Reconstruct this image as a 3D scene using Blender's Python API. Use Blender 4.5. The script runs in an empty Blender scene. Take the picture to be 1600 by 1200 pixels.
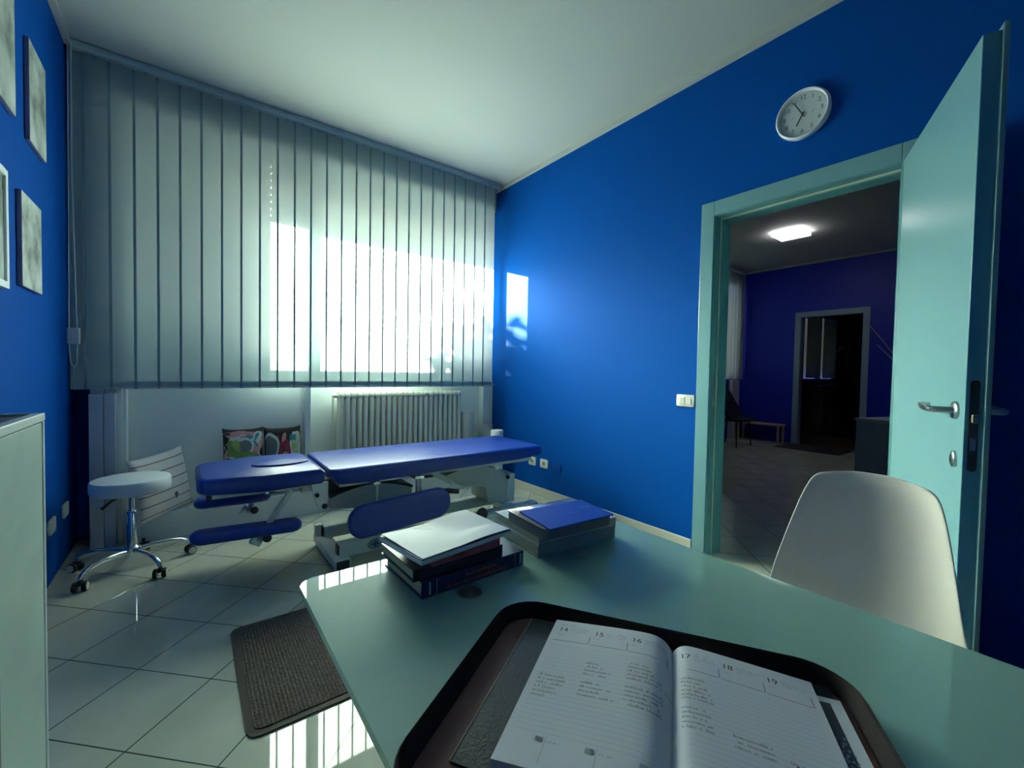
import bpy, bmesh, math, random
from mathutils import Vector, Matrix
random.seed(7)
C = bpy.context.scene.collection
S = bpy.context.scene
PI = math.pi

# ------------------------------------------------------------------ camera
yaw, pitch, roll = math.radians(37.013), math.radians(-1.6645), math.radians(1.0495)
fwd = Vector((math.sin(yaw)*math.cos(pitch), math.cos(yaw)*math.cos(pitch), math.sin(pitch)))
rgt = Vector((math.cos(yaw), -math.sin(yaw), 0)); upv = rgt.cross(fwd)
r2 = math.cos(roll)*rgt + math.sin(roll)*upv
u2 = -math.sin(roll)*rgt + math.cos(roll)*upv
cd = bpy.data.cameras.new('camera'); cam = bpy.data.objects.new('camera', cd); C.objects.link(cam)
M = Matrix((r2, u2, -fwd)).transposed().to_4x4(); M.translation = (0, 0, 1.1211)
cam.matrix_world = M
cd.sensor_width = 36; cd.lens = 671.3543/1600*36; cd.clip_start = 0.02
S.camera = cam
# ------------------------------------------------------------------ light and exposure
S.view_settings.view_transform = 'Standard'; S.view_settings.look = 'None'
S.view_settings.gamma = 1.0; S.view_settings.use_curve_mapping = False
S.view_settings.exposure = 0.14
w = bpy.data.worlds.new('sky'); S.world = w; w.use_nodes = True
bg = w.node_tree.nodes['Background']; bg.inputs[0].default_value = (0.74, 0.86, 0.86, 1); bg.inputs[1].default_value = 3.0
sd = bpy.data.lights.new('sun', 'SUN'); so = bpy.data.objects.new('sun', sd); C.objects.link(so)
SUN = Vector((0.26, -1.0, -0.30))
so.rotation_euler = SUN.to_track_quat('-Z', 'Y').to_euler(); so.location = (0, 8, 5)
sd.energy = 165; sd.angle = math.radians(0.6); sd.color = (1.0, 0.955, 0.84)
S.cycles.max_bounces = 14; S.cycles.diffuse_bounces = 8; S.cycles.transmission_bounces = 10
S.cycles.sample_clamp_indirect = 30

# ------------------------------------------------------------------ materials
MATS = {}
def mat(name, col, rough=0.5, metal=0.0, spec=0.5, noise=0.0, nscale=8.0, bump=0.0, bscale=60.0, coat=0.0, emit=None, estr=0.0, trans=0.0):
    if name in MATS: return MATS[name]
    m = bpy.data.materials.new(name); m.use_nodes = True; nt = m.node_tree; p = nt.nodes['Principled BSDF']
    p.inputs['Base Color'].default_value = (*col, 1); p.inputs['Roughness'].default_value = rough
    p.inputs['Metallic'].default_value = metal; p.inputs['Specular IOR Level'].default_value = spec
    p.inputs['Coat Weight'].default_value = coat; p.inputs['Coat Roughness'].default_value = 0.012
    if emit: p.inputs['Emission Color'].default_value = (*emit, 1); p.inputs['Emission Strength'].default_value = estr
    if noise or bump:
        tc = nt.nodes.new('ShaderNodeTexCoord')
    if noise:
        n = nt.nodes.new('ShaderNodeTexNoise'); n.inputs['Scale'].default_value = nscale; n.inputs['Detail'].default_value = 5
        nt.links.new(tc.outputs['Object'], n.inputs['Vector'])
        mx = nt.nodes.new('ShaderNodeMix'); mx.data_type = 'RGBA'
        mx.inputs[6].default_value = (*[c*(1-noise) for c in col], 1); mx.inputs[7].default_value = (*[min(1, c*(1+noise)) for c in col], 1)
        nt.links.new(n.outputs['Fac'], mx.inputs[0]); nt.links.new(mx.outputs[2], p.inputs['Base Color'])
    if bump:
        n2 = nt.nodes.new('ShaderNodeTexNoise'); n2.inputs['Scale'].default_value = bscale; n2.inputs['Detail'].default_value = 3
        nt.links.new(tc.outputs['Object'], n2.inputs['Vector'])
        b = nt.nodes.new('ShaderNodeBump'); b.inputs['Strength'].default_value = bump; b.inputs['Distance'].default_value = 0.002
        nt.links.new(n2.outputs['Fac'], b.inputs['Height']); nt.links.new(b.outputs[0], p.inputs['Normal'])
    if trans:
        tr = nt.nodes.new('ShaderNodeBsdfTranslucent'); tr.inputs[0].default_value = (*col, 1)
        ms = nt.nodes.new('ShaderNodeMixShader'); ms.inputs[0].default_value = trans
        nt.links.new(p.outputs[0], ms.inputs[1]); nt.links.new(tr.outputs[0], ms.inputs[2])
        nt.links.new(ms.outputs[0], nt.nodes['Material Output'].inputs[0])
    MATS[name] = m; return m

def floor_mat():
    m = bpy.data.materials.new('floor_tiles'); m.use_nodes = True; nt = m.node_tree; p = nt.nodes['Principled BSDF']
    tc = nt.nodes.new('ShaderNodeTexCoord')
    def dot(v):
        d = nt.nodes.new('ShaderNodeVectorMath'); d.operation = 'DOT_PRODUCT'; d.inputs[1].default_value = v
        nt.links.new(tc.outputs['Object'], d.inputs[0]); return d.outputs['Value']
    def add(s, k):
        a = nt.nodes.new('ShaderNodeMath'); a.operation = 'ADD'; a.inputs[1].default_value = k; nt.links.new(s, a.inputs[0]); return a.outputs[0]
    q = math.sqrt(.5); cx = nt.nodes.new('ShaderNodeCombineXYZ')
    nt.links.new(add(dot((q, q, 0)), -1.347+30.0), cx.inputs[0]); nt.links.new(add(dot((-q, q, 0)), -1.559+30.0), cx.inputs[1])
    br = nt.nodes.new('ShaderNodeTexBrick'); br.offset = 0; br.squash = 1
    br.inputs['Scale'].default_value = 1; br.inputs['Brick Width'].default_value = .3; br.inputs['Row Height'].default_value = .3
    br.inputs['Mortar Size'].default_value = .0022; br.inputs['Mortar Smooth'].default_value = 0.1
    br.inputs['Color1'].default_value = (.50, .52, .43, 1); br.inputs['Color2'].default_value = (.47, .49, .405, 1); br.inputs['Mortar'].default_value = (.05, .07, .06, 1)
    nt.links.new(cx.outputs[0], br.inputs['Vector'])
    n = nt.nodes.new('ShaderNodeTexNoise'); n.inputs['Scale'].default_value = 5; n.inputs['Detail'].default_value = 6
    nt.links.new(tc.outputs['Object'], n.inputs['Vector'])
    mx = nt.nodes.new('ShaderNodeMix'); mx.data_type = 'RGBA'; mx.blend_type = 'MULTIPLY'; mx.inputs[0].default_value = .5
    rp = nt.nodes.new('ShaderNodeValToRGB'); rp.color_ramp.elements[0].position = .3; rp.color_ramp.elements[0].color = (.72, .74, .68, 1)
    rp.color_ramp.elements[1].position = .7; rp.color_ramp.elements[1].color = (1, 1, 1, 1)
    nt.links.new(n.outputs['Fac'], rp.inputs[0]); nt.links.new(br.outputs['Color'], mx.inputs[6]); nt.links.new(rp.outputs[0], mx.inputs[7])
    nt.links.new(mx.outputs[2], p.inputs['Base Color']); p.inputs['Roughness'].default_value = .025
    b = nt.nodes.new('ShaderNodeBump'); b.inputs['Strength'].default_value = .25; b.inputs['Distance'].default_value = .001; b.invert = True
    nt.links.new(br.outputs['Fac'], b.inputs['Height']); nt.links.new(b.outputs[0], p.inputs['Normal'])
    return m

def ramp_mat(name, tex, stops, scale, rough=.7, axis=None, detail=3, distortion=0.0):
    """noise / wave / voronoi pattern through a colour ramp, object space"""
    m = bpy.data.materials.new(name); m.use_nodes = True; nt = m.node_tree; p = nt.nodes['Principled BSDF']
    tc = nt.nodes.new('ShaderNodeTexCoord')
    if tex == 'noise':
        n = nt.nodes.new('ShaderNodeTexNoise'); n.inputs['Detail'].default_value = detail; n.inputs['Distortion'].default_value = distortion; out = 'Fac'
    elif tex == 'wave':
        n = nt.nodes.new('ShaderNodeTexWave'); n.bands_direction = axis; n.inputs['Distortion'].default_value = distortion; out = 'Fac'
    else:
        n = nt.nodes.new('ShaderNodeTexVoronoi'); out = 'Color'
    n.inputs['Scale'].default_value = scale
    nt.links.new(tc.outputs['Object'], n.inputs['Vector'])
    r = nt.nodes.new('ShaderNodeValToRGB'); e = r.color_ramp.elements
    while len(e) > 1: e.remove(e[-1])
    e[0].position, e[0].color = stops[0][0], (*stops[0][1], 1)
    for q, c in stops[1:]:
        k = e.new(q); k.color = (*c, 1)
    nt.links.new(n.outputs[out], r.inputs[0]); nt.links.new(r.outputs[0], p.inputs['Base Color']); p.inputs['Roughness'].default_value = rough
    MATS[name] = m; return m

BLUE = mat('blue_paint', (.0005, .072, .34), .75, spec=.06, noise=.04, nscale=3, bump=.25, bscale=180)
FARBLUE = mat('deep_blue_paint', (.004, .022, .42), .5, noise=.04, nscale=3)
CEIL = mat('ceiling_paint', (.42, .455, .425), .8, bump=.2, bscale=120)
WHITE = mat('white_wall_paint', (.66, .70, .68), .5, bump=.15, bscale=150)
PANEL = mat('white_panel', (.66, .71, .70), .4)
PILAST = mat('grey_panel', (.46, .50, .55), .4)
TURQ = mat('turquoise_lacquer', (.15, .315, .345), .28, noise=.03, nscale=30)
TURQ_E = mat('turquoise_edge', (.08, .27, .40), .35)
RUBBER = mat('beige_seal', (.55, .56, .42), .6)
CHROME = mat('chrome', (.75, .78, .78), .12, metal=1)
STEEL = mat('brushed_steel', (.45, .50, .50), .28, metal=1)
BLACK = mat('black_plastic', (.012, .014, .015), .45)
DGREY = mat('dark_metal', (.03, .035, .04), .45)
FLOOR = floor_mat()
BLIND = mat('blind_fabric', (.65, .765, .75), .6, trans=.40, bump=.3, bscale=400)
nt = BLIND.node_tree; rf = nt.nodes.new('ShaderNodeBsdfRefraction'); rf.inputs['IOR'].default_value = 1.5; rf.inputs['Roughness'].default_value = .85; rf.inputs[0].default_value = (.85, .92, .86, 1)
m2 = nt.nodes.new('ShaderNodeMixShader'); m2.inputs[0].default_value = .10; old = nt.nodes['Material Output'].inputs[0].links[0].from_socket
nt.links.new(old, m2.inputs[1]); nt.links.new(rf.outputs[0], m2.inputs[2]); nt.links.new(m2.outputs[0], nt.nodes['Material Output'].inputs[0])
nt.nodes['Principled BSDF'].inputs['Base Color'].default_value = (.40, .52, .51, 1)
SLSHADE = mat('blind_overlap_shade', (.22, .32, .33), .7)  # opaque strip painted in for the backlight lost where slats overlap
RAILM = mat('blind_rail', (.36, .46, .47), .45)
SHUT = mat('added_shutter_plastic', (.10, .117, .113), .6, trans=.50)  # translucent, so the added shutters pass a soft glow to the blind
NAVYV = mat('blue_vinyl', (.004, .034, .27), .36, bump=.12, bscale=300, spec=.5)
FRAMEW = mat('white_enamel', (.68, .72, .67), .35)
COVERG = mat('grey_plastic_cover', (.52, .54, .50), .45)
STOOLV = mat('grey_white_vinyl', (.56, .62, .64), .45)
RADM = mat('cream_radiator_enamel', (.72, .70, .57), .35)
PAPER = mat('paper', (.76, .80, .80), .7)
PAGES = ramp_mat('page_block', 'wave', [(0, (.42, .42, .34)), (1, (.56, .55, .45))], 150, axis='Z', rough=.8, distortion=.6)
GLASS = mat('green_frosted_glass', (.29, .52, .44), .55, spec=.1, coat=1.0, noise=.03, nscale=40)
GEDGE = mat('glass_edge', (.35, .66, .55), .2, coat=.6)
CHAIRW = mat('white_polypropylene', (.78, .76, .68), .38)
PLATE = mat('ivory_switch_plastic', (.68, .70, .62), .35)
INK = mat('black_ink', (.02, .022, .025), .6)
INKG = mat('grey_ink', (.16, .17, .18), .7)
INKL = mat('pale_grey_ink', (.48, .51, .52), .7)
INKW = mat('white_ink', (.6, .64, .66), .6)

# ------------------------------------------------------------------ helpers
ROOT = {}
def thing(name, label, cat, loc=(0, 0, 0), rotz=0.0, group=None):
    o = bpy.data.objects.new(name, None); C.objects.link(o); o.empty_display_size = .05
    o.location = loc; o.rotation_euler = (0, 0, rotz)
    ROOT[o] = Matrix.Translation(loc) @ Matrix.Rotation(rotz, 4, 'Z')
    return tag(o, label, cat, group)
def tag(o, label, cat, group=None):
    o['label'] = label; o['category'] = cat
    if group: o['group'] = group
    return o
def obj(name, bm, m, parent=None, smooth=False, local=False, origin=None):
    """one mesh object; built in world space unless local (then in the space of its thing)"""
    if parent is not None and not local: bm.transform(ROOT[parent].inverted())
    if origin is not None: bm.transform(Matrix.Translation(-Vector(origin)))
    me = bpy.data.meshes.new(name); bmesh.ops.recalc_face_normals(bm, faces=bm.faces[:]); bm.to_mesh(me); bm.free()
    if smooth:
        for p in me.polygons: p.use_smooth = True
        if smooth != 'all': me.set_sharp_from_angle(angle=math.radians(38))
    for k in (m if isinstance(m, (list, tuple)) else [m]): me.materials.append(k)
    o = bpy.data.objects.new(name, me); C.objects.link(o)
    if origin is not None: o.location = origin
    if parent is not None:
        o.parent = parent; ROOT[o] = ROOT[parent]
    return o
def struct(name, bm, m, parent=None, smooth=False):
    o = obj(name, bm, m, parent, smooth)
    if parent is None: o['kind'] = 'structure'; ROOT[o] = Matrix.Identity(4)
    return o
def bx(*rng, bevel=0.0, seg=2, bm=None, mtx=None):
    """box x0,x1,y0,y1,z0,z1"""
    x0, x1, y0, y1, z0, z1 = rng
    b = bmesh.new(); bmesh.ops.create_cube(b, size=1)
    b.transform(Matrix.Translation(((x0+x1)/2, (y0+y1)/2, (z0+z1)/2)) @ Matrix.Diagonal((x1-x0, y1-y0, z1-z0, 1)))
    if bevel: bmesh.ops.bevel(b, geom=b.edges[:], offset=bevel, segments=seg, profile=.5, affect='EDGES', clamp_overlap=True)
    if mtx is not None: b.transform(mtx)
    return join(bm, b)
def join(bm, b):
    if bm is None: return b
    me = bpy.data.meshes.new('t'); b.to_mesh(me); b.free(); bm.from_mesh(me); bpy.data.meshes.remove(me); return bm
def frame_of(d):
    d = Vector(d).normalized(); a = Vector((0, 0, 1)) if abs(d.z) < .95 else Vector((1, 0, 0))
    x = a.cross(d).normalized(); return x, d.cross(x), d
def tube(pts, r, seg=10, bm=None, caps=True):
    b = bm or bmesh.new(); pts = [Vector(p) for p in pts]; n = len(pts)
    rs = r if isinstance(r, (list, tuple)) else [r]*n
    rings = []; xp = None
    for i, p in enumerate(pts):
        d = (pts[min(i+1, n-1)] - pts[max(i-1, 0)]).normalized()
        if xp is None: x, y, _ = frame_of(d)
        else: x = (xp - d*xp.dot(d)).normalized(); y = d.cross(x)
        xp = x
        rings.append([b.verts.new(p + rs[i]*(math.cos(2*PI*k/seg)*x + math.sin(2*PI*k/seg)*y)) for k in range(seg)])
    for i in range(n-1):
        for k in range(seg): b.faces.new((rings[i][k], rings[i][(k+1) % seg], rings[i+1][(k+1) % seg], rings[i+1][k]))
    if caps: b.faces.new(rings[0][::-1]); b.faces.new(rings[-1])
    return b
def lathe(prof, seg=24, mtx=None, bm=None):
    """profile (r,z) about local z"""
    b = bmesh.new(); rings = []
    for r, z in prof:
        rings.append([b.verts.new((r*math.cos(2*PI*k/seg), r*math.sin(2*PI*k/seg), z)) for k in range(seg)] if r > 1e-6 else [b.verts.new((0, 0, z))])
    for a, c in zip(rings, rings[1:]):
        for k in range(seg):
            k2 = (k+1) % seg
            if len(a) == 1 and len(c) == 1: continue
            if len(a) == 1: b.faces.new((a[0], c[k2], c[k]))
            elif len(c) == 1: b.faces.new((a[k], a[k2], c[0]))
            else: b.faces.new((a[k], a[k2], c[k2], c[k]))
    if len(rings[0]) > 1: b.faces.new(rings[0][::-1])
    if len(rings[-1]) > 1: b.faces.new(rings[-1])
    if mtx is not None: b.transform(mtx)
    return join(bm, b)
def prism(pts, h0, h1, mtx=None, bm=None, bevel=0.0, seg=2):
    """2D outline extruded along local z from h0 to h1"""
    b = bmesh.new(); lo = [b.verts.new((x, y, h0)) for x, y in pts]; hi = [b.verts.new((x, y, h1)) for x, y in pts]; n = len(pts)
    b.faces.new(lo[::-1]); b.faces.new(hi)
    for i in range(n): b.faces.new((lo[i], lo[(i+1) % n], hi[(i+1) % n], hi[i]))
    if bevel:
        es = [e for e in b.edges if abs(e.verts[0].co.z - e.verts[1].co.z) < 1e-7]
        bmesh.ops.bevel(b, geom=es, offset=bevel, segments=seg, profile=.5, affect='EDGES', clamp_overlap=True)
    if mtx is not None: b.transform(mtx)
    return join(bm, b)
def rrect(x0, x1, y0, y1, r, seg=6):
    out = []
    for cx, cy, a in ((x1-r, y1-r, 0), (x0+r, y1-r, 90), (x0+r, y0+r, 180), (x1-r, y0+r, 270)):
        for k in range(seg+1):
            t = math.radians(a + 90*k/seg); out.append((cx + r*math.cos(t), cy + r*math.sin(t)))
    return out
def basis(o, x, y, z=None):
    x, y = Vector(x), Vector(y); z = x.cross(y) if z is None else Vector(z)
    m = Matrix((x, y, z)).transposed().to_4x4(); m.translation = Vector(o); return m
XZ = lambda y: basis((0, y, 0), (1, 0, 0), (0, 0, 1))          # outline in x,z ; extrude towards -y
def text(body, size, mtx, bm=None, depth=0.0, align='CENTER'):
    cu = bpy.data.curves.new('t', 'FONT'); cu.body = body; cu.size = size; cu.align_x = align; cu.align_y = 'CENTER'; cu.extrude = depth; cu.resolution_u = 3
    o = bpy.data.objects.new('t', cu); C.objects.link(o); dg = bpy.context.evaluated_depsgraph_get()
    me = bpy.data.meshes.new_from_object(o.evaluated_get(dg)); b = bmesh.new(); b.from_mesh(me)
    bpy.data.objects.remove(o); bpy.data.curves.remove(cu); bpy.data.meshes.remove(me)
    b.transform(mtx); return join(bm, b)
def scribble(x0, x1, y, h, mtx=None, bm=None, rnd=None, fill=.75):
    """a row of small strokes standing in for lettering too small to read"""
    rnd = rnd or random; b = bmesh.new(); x = x0
    while x < x1:
        wd = h*rnd.uniform(.35, .8)
        if rnd.random() < fill:
            hh = h*rnd.choice((.5, .6, .6, 1.0)); t = h*.2; s = h*.12
            for (p, q) in (((x, y), (x+s, y+hh)), ((x+t, y), (x+wd*.8, y+h*.45))):
                d = Vector((q[0]-p[0], q[1]-p[1], 0)).normalized(); n = Vector((-d.y, d.x, 0))*h*.062
                a, c = Vector((*p, 0)), Vector((*q, 0))
                b.faces.new([b.verts.new(v) for v in (a-n, c-n, c+n, a+n)])
        x += wd
    if mtx is not None: b.transform(mtx)
    return join(bm, b)
def copy_tree(o, parent=None):
    c = o.copy(); C.objects.link(c); c.parent = parent
    for ch in list(o.children): copy_tree(ch, c)
    return c
def cushion_bm(wd, ht, th, n=22, pinch=.06):
    """soft pillow centred on the origin in x,z, thickness along y"""
    b = bmesh.new(); V = {}
    for s in (-1, 1):
        for i in range(n+1):
            for j in range(n+1):
                u, v = 2*i/n-1, 2*j/n-1
                edge = i in (0, n) or j in (0, n)
                if s == 1 and edge: V[s, i, j] = V[-1, i, j]; continue
                k = 1 - pinch*(1-abs(u)**3)*abs(v)**2; k2 = 1 - pinch*(1-abs(v)**3)*abs(u)**2
                t = th/2*((1-u*u)*(1-v*v))**.38
                V[s, i, j] = b.verts.new((u*wd/2*k2, s*t, v*ht/2*k))
    for s in (-1, 1):
        for i in range(n):
            for j in range(n):
                f = [V[s, i, j], V[s, i+1, j], V[s, i+1, j+1], V[s, i, j+1]]
                b.faces.new(f if s < 0 else f[::-1])
    return b

# ================================================================== ROOM
XL, XR, YW, H = -.564, 2.552, 3.80, 2.985
YB = -1.6                                              # wall behind the viewer
struct('floor', bx(XL-.1, 8.2, YB-.1, 4.0, -.1, 0), FLOOR)
struct('ceiling', bx(XL-.1, 13.7, YB-.1, 4.0, H, H+.1), CEIL)
struct('wall_left', bx(XL-.1, XL, YB-.1, 4.0, 0, H), BLUE)
struct('wall_back', bx(XL-.1, 8.2, YB-.1, YB, 0, H), BLUE)
# wall with the doorway, 0.15 thick
DY0, DY1, DZ = .50, 1.385, 2.10
b = bx(XR, XR+.15, YB, DY0, 0, H); bx(XR, XR+.15, DY1, 3.88, 0, H, bm=b); bx(XR, XR+.15, DY0, DY1, DZ, H, bm=b)
struct('wall_right', b, [BLUE])
# window wall: piers, sill wall and head with the two openings
ZS, ZT = 1.12, 2.72
b = bx(XL, -.30, YW, YW+.08, 0, H)
bx(-.30, 2.475, YW, YW+.08, 0, ZS, bm=b); bx(-.30, 2.475, YW, YW+.08, ZT, H, bm=b)
bx(.68, .735, YW, YW+.08, ZS, ZT, bm=b); bx(2.475, XR, YW, YW+.08, 0, H, bm=b)
struct('wall_front', b, BLUE)
# white linings under and around the window
b = bx(-.475, -.412, 3.61, YW, .97, 2.975, bevel=.002); bx(-.475, -.412, 3.55, YW, 0, .94, bevel=.002, bm=b); bx(-.409, -.358, 3.55, YW, 0, .94, bevel=.002, bm=b); bx(-.409, -.358, 3.61, YW, .94, 2.975, bm=b); bx(-.475, -.412, 3.61, YW, .94, .97, bm=b)
struct('trim_1', b, PILAST)
b = bx(-.358, -.332, 3.612, YW, 0, 2.975, bevel=.002); bx(-.332, -.312, 3.63, YW, 0, 2.72, bevel=.002, bm=b)
struct('trim_2', b, PANEL)
struct('trim_3', bx(-.312, .712, 3.72, YW, .18, 1.10, bevel=.002), PANEL)          # panel under the first window
b = bx(.708, .724, 3.66, YW, .18, 2.72, bevel=.002); bx(.724, .765, 3.625, YW, .18, 2.72, bevel=.003, bm=b)
struct('trim_4', b, PANEL)                                                           # post between the panels
struct('trim_5', bx(.765, 2.41, 3.775, YW, .18, 1.10), WHITE)                        # niche wall behind the radiator
b = bx(2.414, 2.478, 3.69, YW, .18, 1.02, bevel=.002); bx(2.484, 2.552, 3.72, YW, .18, 1.02, bevel=.002, bm=b)
struct('trim_6', b, PANEL)
struct('trim_7', bx(-.312, XR, 3.52, YW, 0, .18, bevel=.004), WHITE)                 # low ledge
struct('trim_8', bx(-.30, 2.475, 3.60, 3.80, ZT, H-.002), mat('shutter_box_grey', (.25, .27, .27), .6))                     # roller shutter box
struct('trim_9', bx(-.312, 2.41, 3.70, 3.80, 1.10, 1.13, bevel=.004), mat('grey_stone_sill', (.10, .105, .10), .5, noise=.2))         # sill
b = bx(XR-.012, XR, 1.46, 3.52, 0, .075, bevel=.003)
struct('baseboard_right', b, mat('baseboard_tile', (.58, .57, .47), .3))
b = bx(XL, XL+.03, YB, 3.58, H-.03, H); struct('trim_10', b, CEIL)
b = bx(XR-.03, XR, YB, 3.70, H-.03, H); struct('trim_11', b, CEIL)
# windows: frames with panes
WF = mat('window_frame_enamel', (.30, .33, .33), .4)
PANE = mat('window_glass', (1, 1, 1), 0)
nt = PANE.node_tree; tb = nt.nodes.new('ShaderNodeBsdfTransparent'); gl = nt.nodes.new('ShaderNodeBsdfGlossy'); gl.inputs['Roughness'].default_value = 0
ms = nt.nodes.new('ShaderNodeMixShader'); ms.inputs[0].default_value = .06; tb.inputs[0].default_value = (.94, .98, .96, 1)
nt.links.new(tb.outputs[0], ms.inputs[1]); nt.links.new(gl.outputs[0], ms.inputs[2]); nt.links.new(ms.outputs[0], nt.nodes['Material Output'].inputs[0])
def window(n, x0, x1):
    b = bx(x0, x1, YW+.01, YW+.06, ZS, ZS+.05); bx(x0, x1, YW+.01, YW+.06, ZT-.05, ZT, bm=b)
    bx(x0, x0+.004, YW+.01, YW+.06, ZS, ZT, bm=b); bx(x1-.004, x1, YW+.01, YW+.06, ZS, ZT, bm=b)
    o = struct('window_%d' % n, b, WF)
    obj('pane', bx(x0+.004, x1-.004, YW+.03, YW+.034, ZS+.05, ZT-.05), PANE, o)
window(1, -.30, .68); window(2, .735, 2.475)
# outside: unseen shutters added to shape the light, ground, a garden tree whose shade falls on the blind
def shutter(name, x0, x1, z0, z1, y, label):
    b = bmesh.new(); z = z0
    while z < z1:
        bx(x0, x1, y, y+.012, z, min(z+.0495, z1), bevel=.003, seg=1, bm=b); z += .05
    o = thing(name, label, 'added shutter', ((x0+x1)/2, y, z0)); obj('shutter_curtain', b, SHUT, o)
    obj('shutter_box', bx(x0, x1, 3.88, y+.02, 2.72, 2.86, bevel=.004), SHUT, o); return o
shutter('added_shutter', .698, 2.60, 2.258, 2.72, 3.985, 'added roller shutter cutting off the sun outside the wide right window')
shutter('added_shutter', -.55, .365, 1.05, 2.72, 4.02, 'added roller shutter blocking the sun outside the left window')
shutter('added_shutter', .365, .694, 2.305, 2.72, 4.02, 'narrow added roller shutter capping the bright sun strip of the left window')
struct('ground', bx(-8, 16, 4.0, 16, -.6, -.5), mat('outdoor_paving', (.30, .29, .26), .8))
LEAF = mat('green_leaf', (.05, .14, .03), .5)
tt = thing('garden_tree', 'leafy garden tree outside the window shading the blind lower right corner', 'tree', (1.1, 8, -.5))
b = tube([(1.1, 8, -.5), (1.12, 8.02, .8), (1.1, 8, 2.0), (1.14, 7.96, 2.9)], [.09, .075, .06, .02], 10)
for k in range(7):
    a = k*2.4; z = 1.7+.15*k; tube([(1.1, 8, z), (1.1+.35*math.cos(a), 8+.3*math.sin(a), z+.35), (1.1+.55*math.cos(a), 8+.5*math.sin(a), z+.5)], [.03, .018, .006], 6, bm=b)
obj('trunk', b, mat('bark', (.09, .06, .04), .9), tt, True)
b = bmesh.new(); rr = random.Random(3)
for k in range(900):
    d = Vector((rr.gauss(0, 1), rr.gauss(0, 1), rr.gauss(0, 1))).normalized()*rr.uniform(.3, 1)
    c = Vector((1.15+d.x*.62, 8+d.y*.6, 2.42+d.z*.62)); l = rr.uniform(.06, .11)
    q = Matrix.Translation(c) @ Matrix.Rotation(rr.uniform(0, 6.3), 4, Vector((rr.gauss(0, 1), rr.gauss(0, 1), rr.gauss(0, 1))).normalized())
    vs = [b.verts.new(q @ Vector(p)) for p in ((-l, 0, 0), (-l*.3, l*.4, .01), (l*.4, l*.36, .012), (l, 0, 0), (l*.4, -l*.36, .012), (-l*.3, -l*.4, .01))]
    b.faces.new(vs)
obj('foliage', b, LEAF, tt)

# ------------------------------------------------------------------ vertical blind
YBL = 3.575
bl = thing('vertical_blind', 'wide pale teal vertical blind hanging from the ceiling across the window', 'blind', (.95, YBL, .965))
obj('headrail', bx(-.545, 2.50, YBL-.03, YBL+.03, H-.045, H-.003, bevel=.004), RAILM, bl)
def slat_bm(z0, z1, wdt, bow, n=8):
    b = bmesh.new(); rows = []
    for z in (z0, z1):
        rows.append([b.verts.new((-wdt/2+wdt*i/n, -bow*(1-(2*i/n-1)**2), z)) for i in range(n+1)])
    for r in rows: r[1].co.x = r[0].co.x + .0135
    for i in range(n):
        f = b.faces.new((rows[0][i], rows[0][i+1], rows[1][i+1], rows[1][i])); f.material_index = 1 if i == 0 else 0
    return b
SLZ0, SLZ1 = .968, H-.055
sp = .1125; xs = [-.49, -.432] + [-.319+sp*i for i in range(25)]
proto = None
for i, x in enumerate(xs):
    m = Matrix.Translation((x - .95, 0, -.965)) @ Matrix.Rotation(math.radians(4.5 + random.uniform(-.8, .8)), 4, 'Z')
    s = obj('slat', slat_bm(SLZ0, SLZ1, .127, .0012), [BLIND, SLSHADE], bl, smooth='all', local=True); s.matrix_local = m
    hw = obj('hem_weight', bx(-.058, .058, .0008, .0028, .972, 1.018), mat('hem_weight_plastic', (.30, .42, .46), .6), bl, local=True)
    hw.parent = s; 
    obj('slat_hanger', bx(-.008, .008, -.003, .003, SLZ1-.004, H-.043), RAILM, bl, local=True).parent = s
b = tube([(x, YBL-.028, .985-.008*(k % 2)) for k, x in enumerate([xs[0]+.02+.05625*j for j in range(53)])], .0016, 5)
obj('bottom_chain', b, mat('clear_bead_chain', (.55, .62, .64), .4), bl)
CX, CY = -.525, 3.49
pts = [(CX-.012, CY, H-.04), (CX-.014, CY, 2.2), (CX-.018, CY, 1.32), (CX-.018, CY, 1.20)]
b = tube(pts + [(CX-.012, CY, 1.12), (CX+.0, CY, 1.10), (CX+.012, CY, 1.12), (CX+.014, CY, 1.22), (CX+.014, CY, 1.34), (CX, CY, 2.2), (CX+.002, CY, H-.04)], .0028, 6)
obj('cord', b, mat('cord_white', (.62, .66, .62), .6), bl, True)
obj('cord_weight', bx(CX-.026, CX+.026, CY-.014, CY+.014, 1.235, 1.325, bevel=.004), PLATE, bl)

# ------------------------------------------------------------------ doorway and door leaf
b = bx(XR-.014, XR, DY1-.015, 1.452, 0, 2.17, bevel=.003)                      # casings of this side
bx(XR-.014, XR, .425, DY0+.015, 0, 2.17, bevel=.003, bm=b); bx(XR-.014, XR, DY0+.015, DY1-.015, DZ-.015, 2.17, bevel=.003, bm=b)
bx(XR+.15, XR+.164, DY1-.015, 1.452, 0, 2.17, bm=b); bx(XR+.15, XR+.164, .425, DY0+.015, 0, 2.17, bm=b); bx(XR+.15, XR+.164, DY0+.015, DY1-.015, DZ-.015, 2.17, bm=b)
d1 = struct('door_1', b, TURQ)
b = bx(XR-.002, XR+.152, DY1-.02, DY1, 0, DZ); bx(XR-.002, XR+.152, DY0, DY0+.02, 0, DZ, bm=b); bx(XR-.002, XR+.152, DY0+.02, DY1-.02, DZ-.02, DZ, bm=b)
bx(XR+.06, XR+.152, DY1-.034, DY1-.02, 0, DZ-.02, bm=b); bx(XR+.06, XR+.152, DY0+.02, DY0+.034, 0, DZ-.02, bm=b); bx(XR+.06, XR+.152, DY0+.034, DY1-.034, DZ-.034, DZ-.02, bm=b)
obj('door_jamb', b, mat('turquoise_jamb', (.12, .32, .36), .3), d1)
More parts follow.
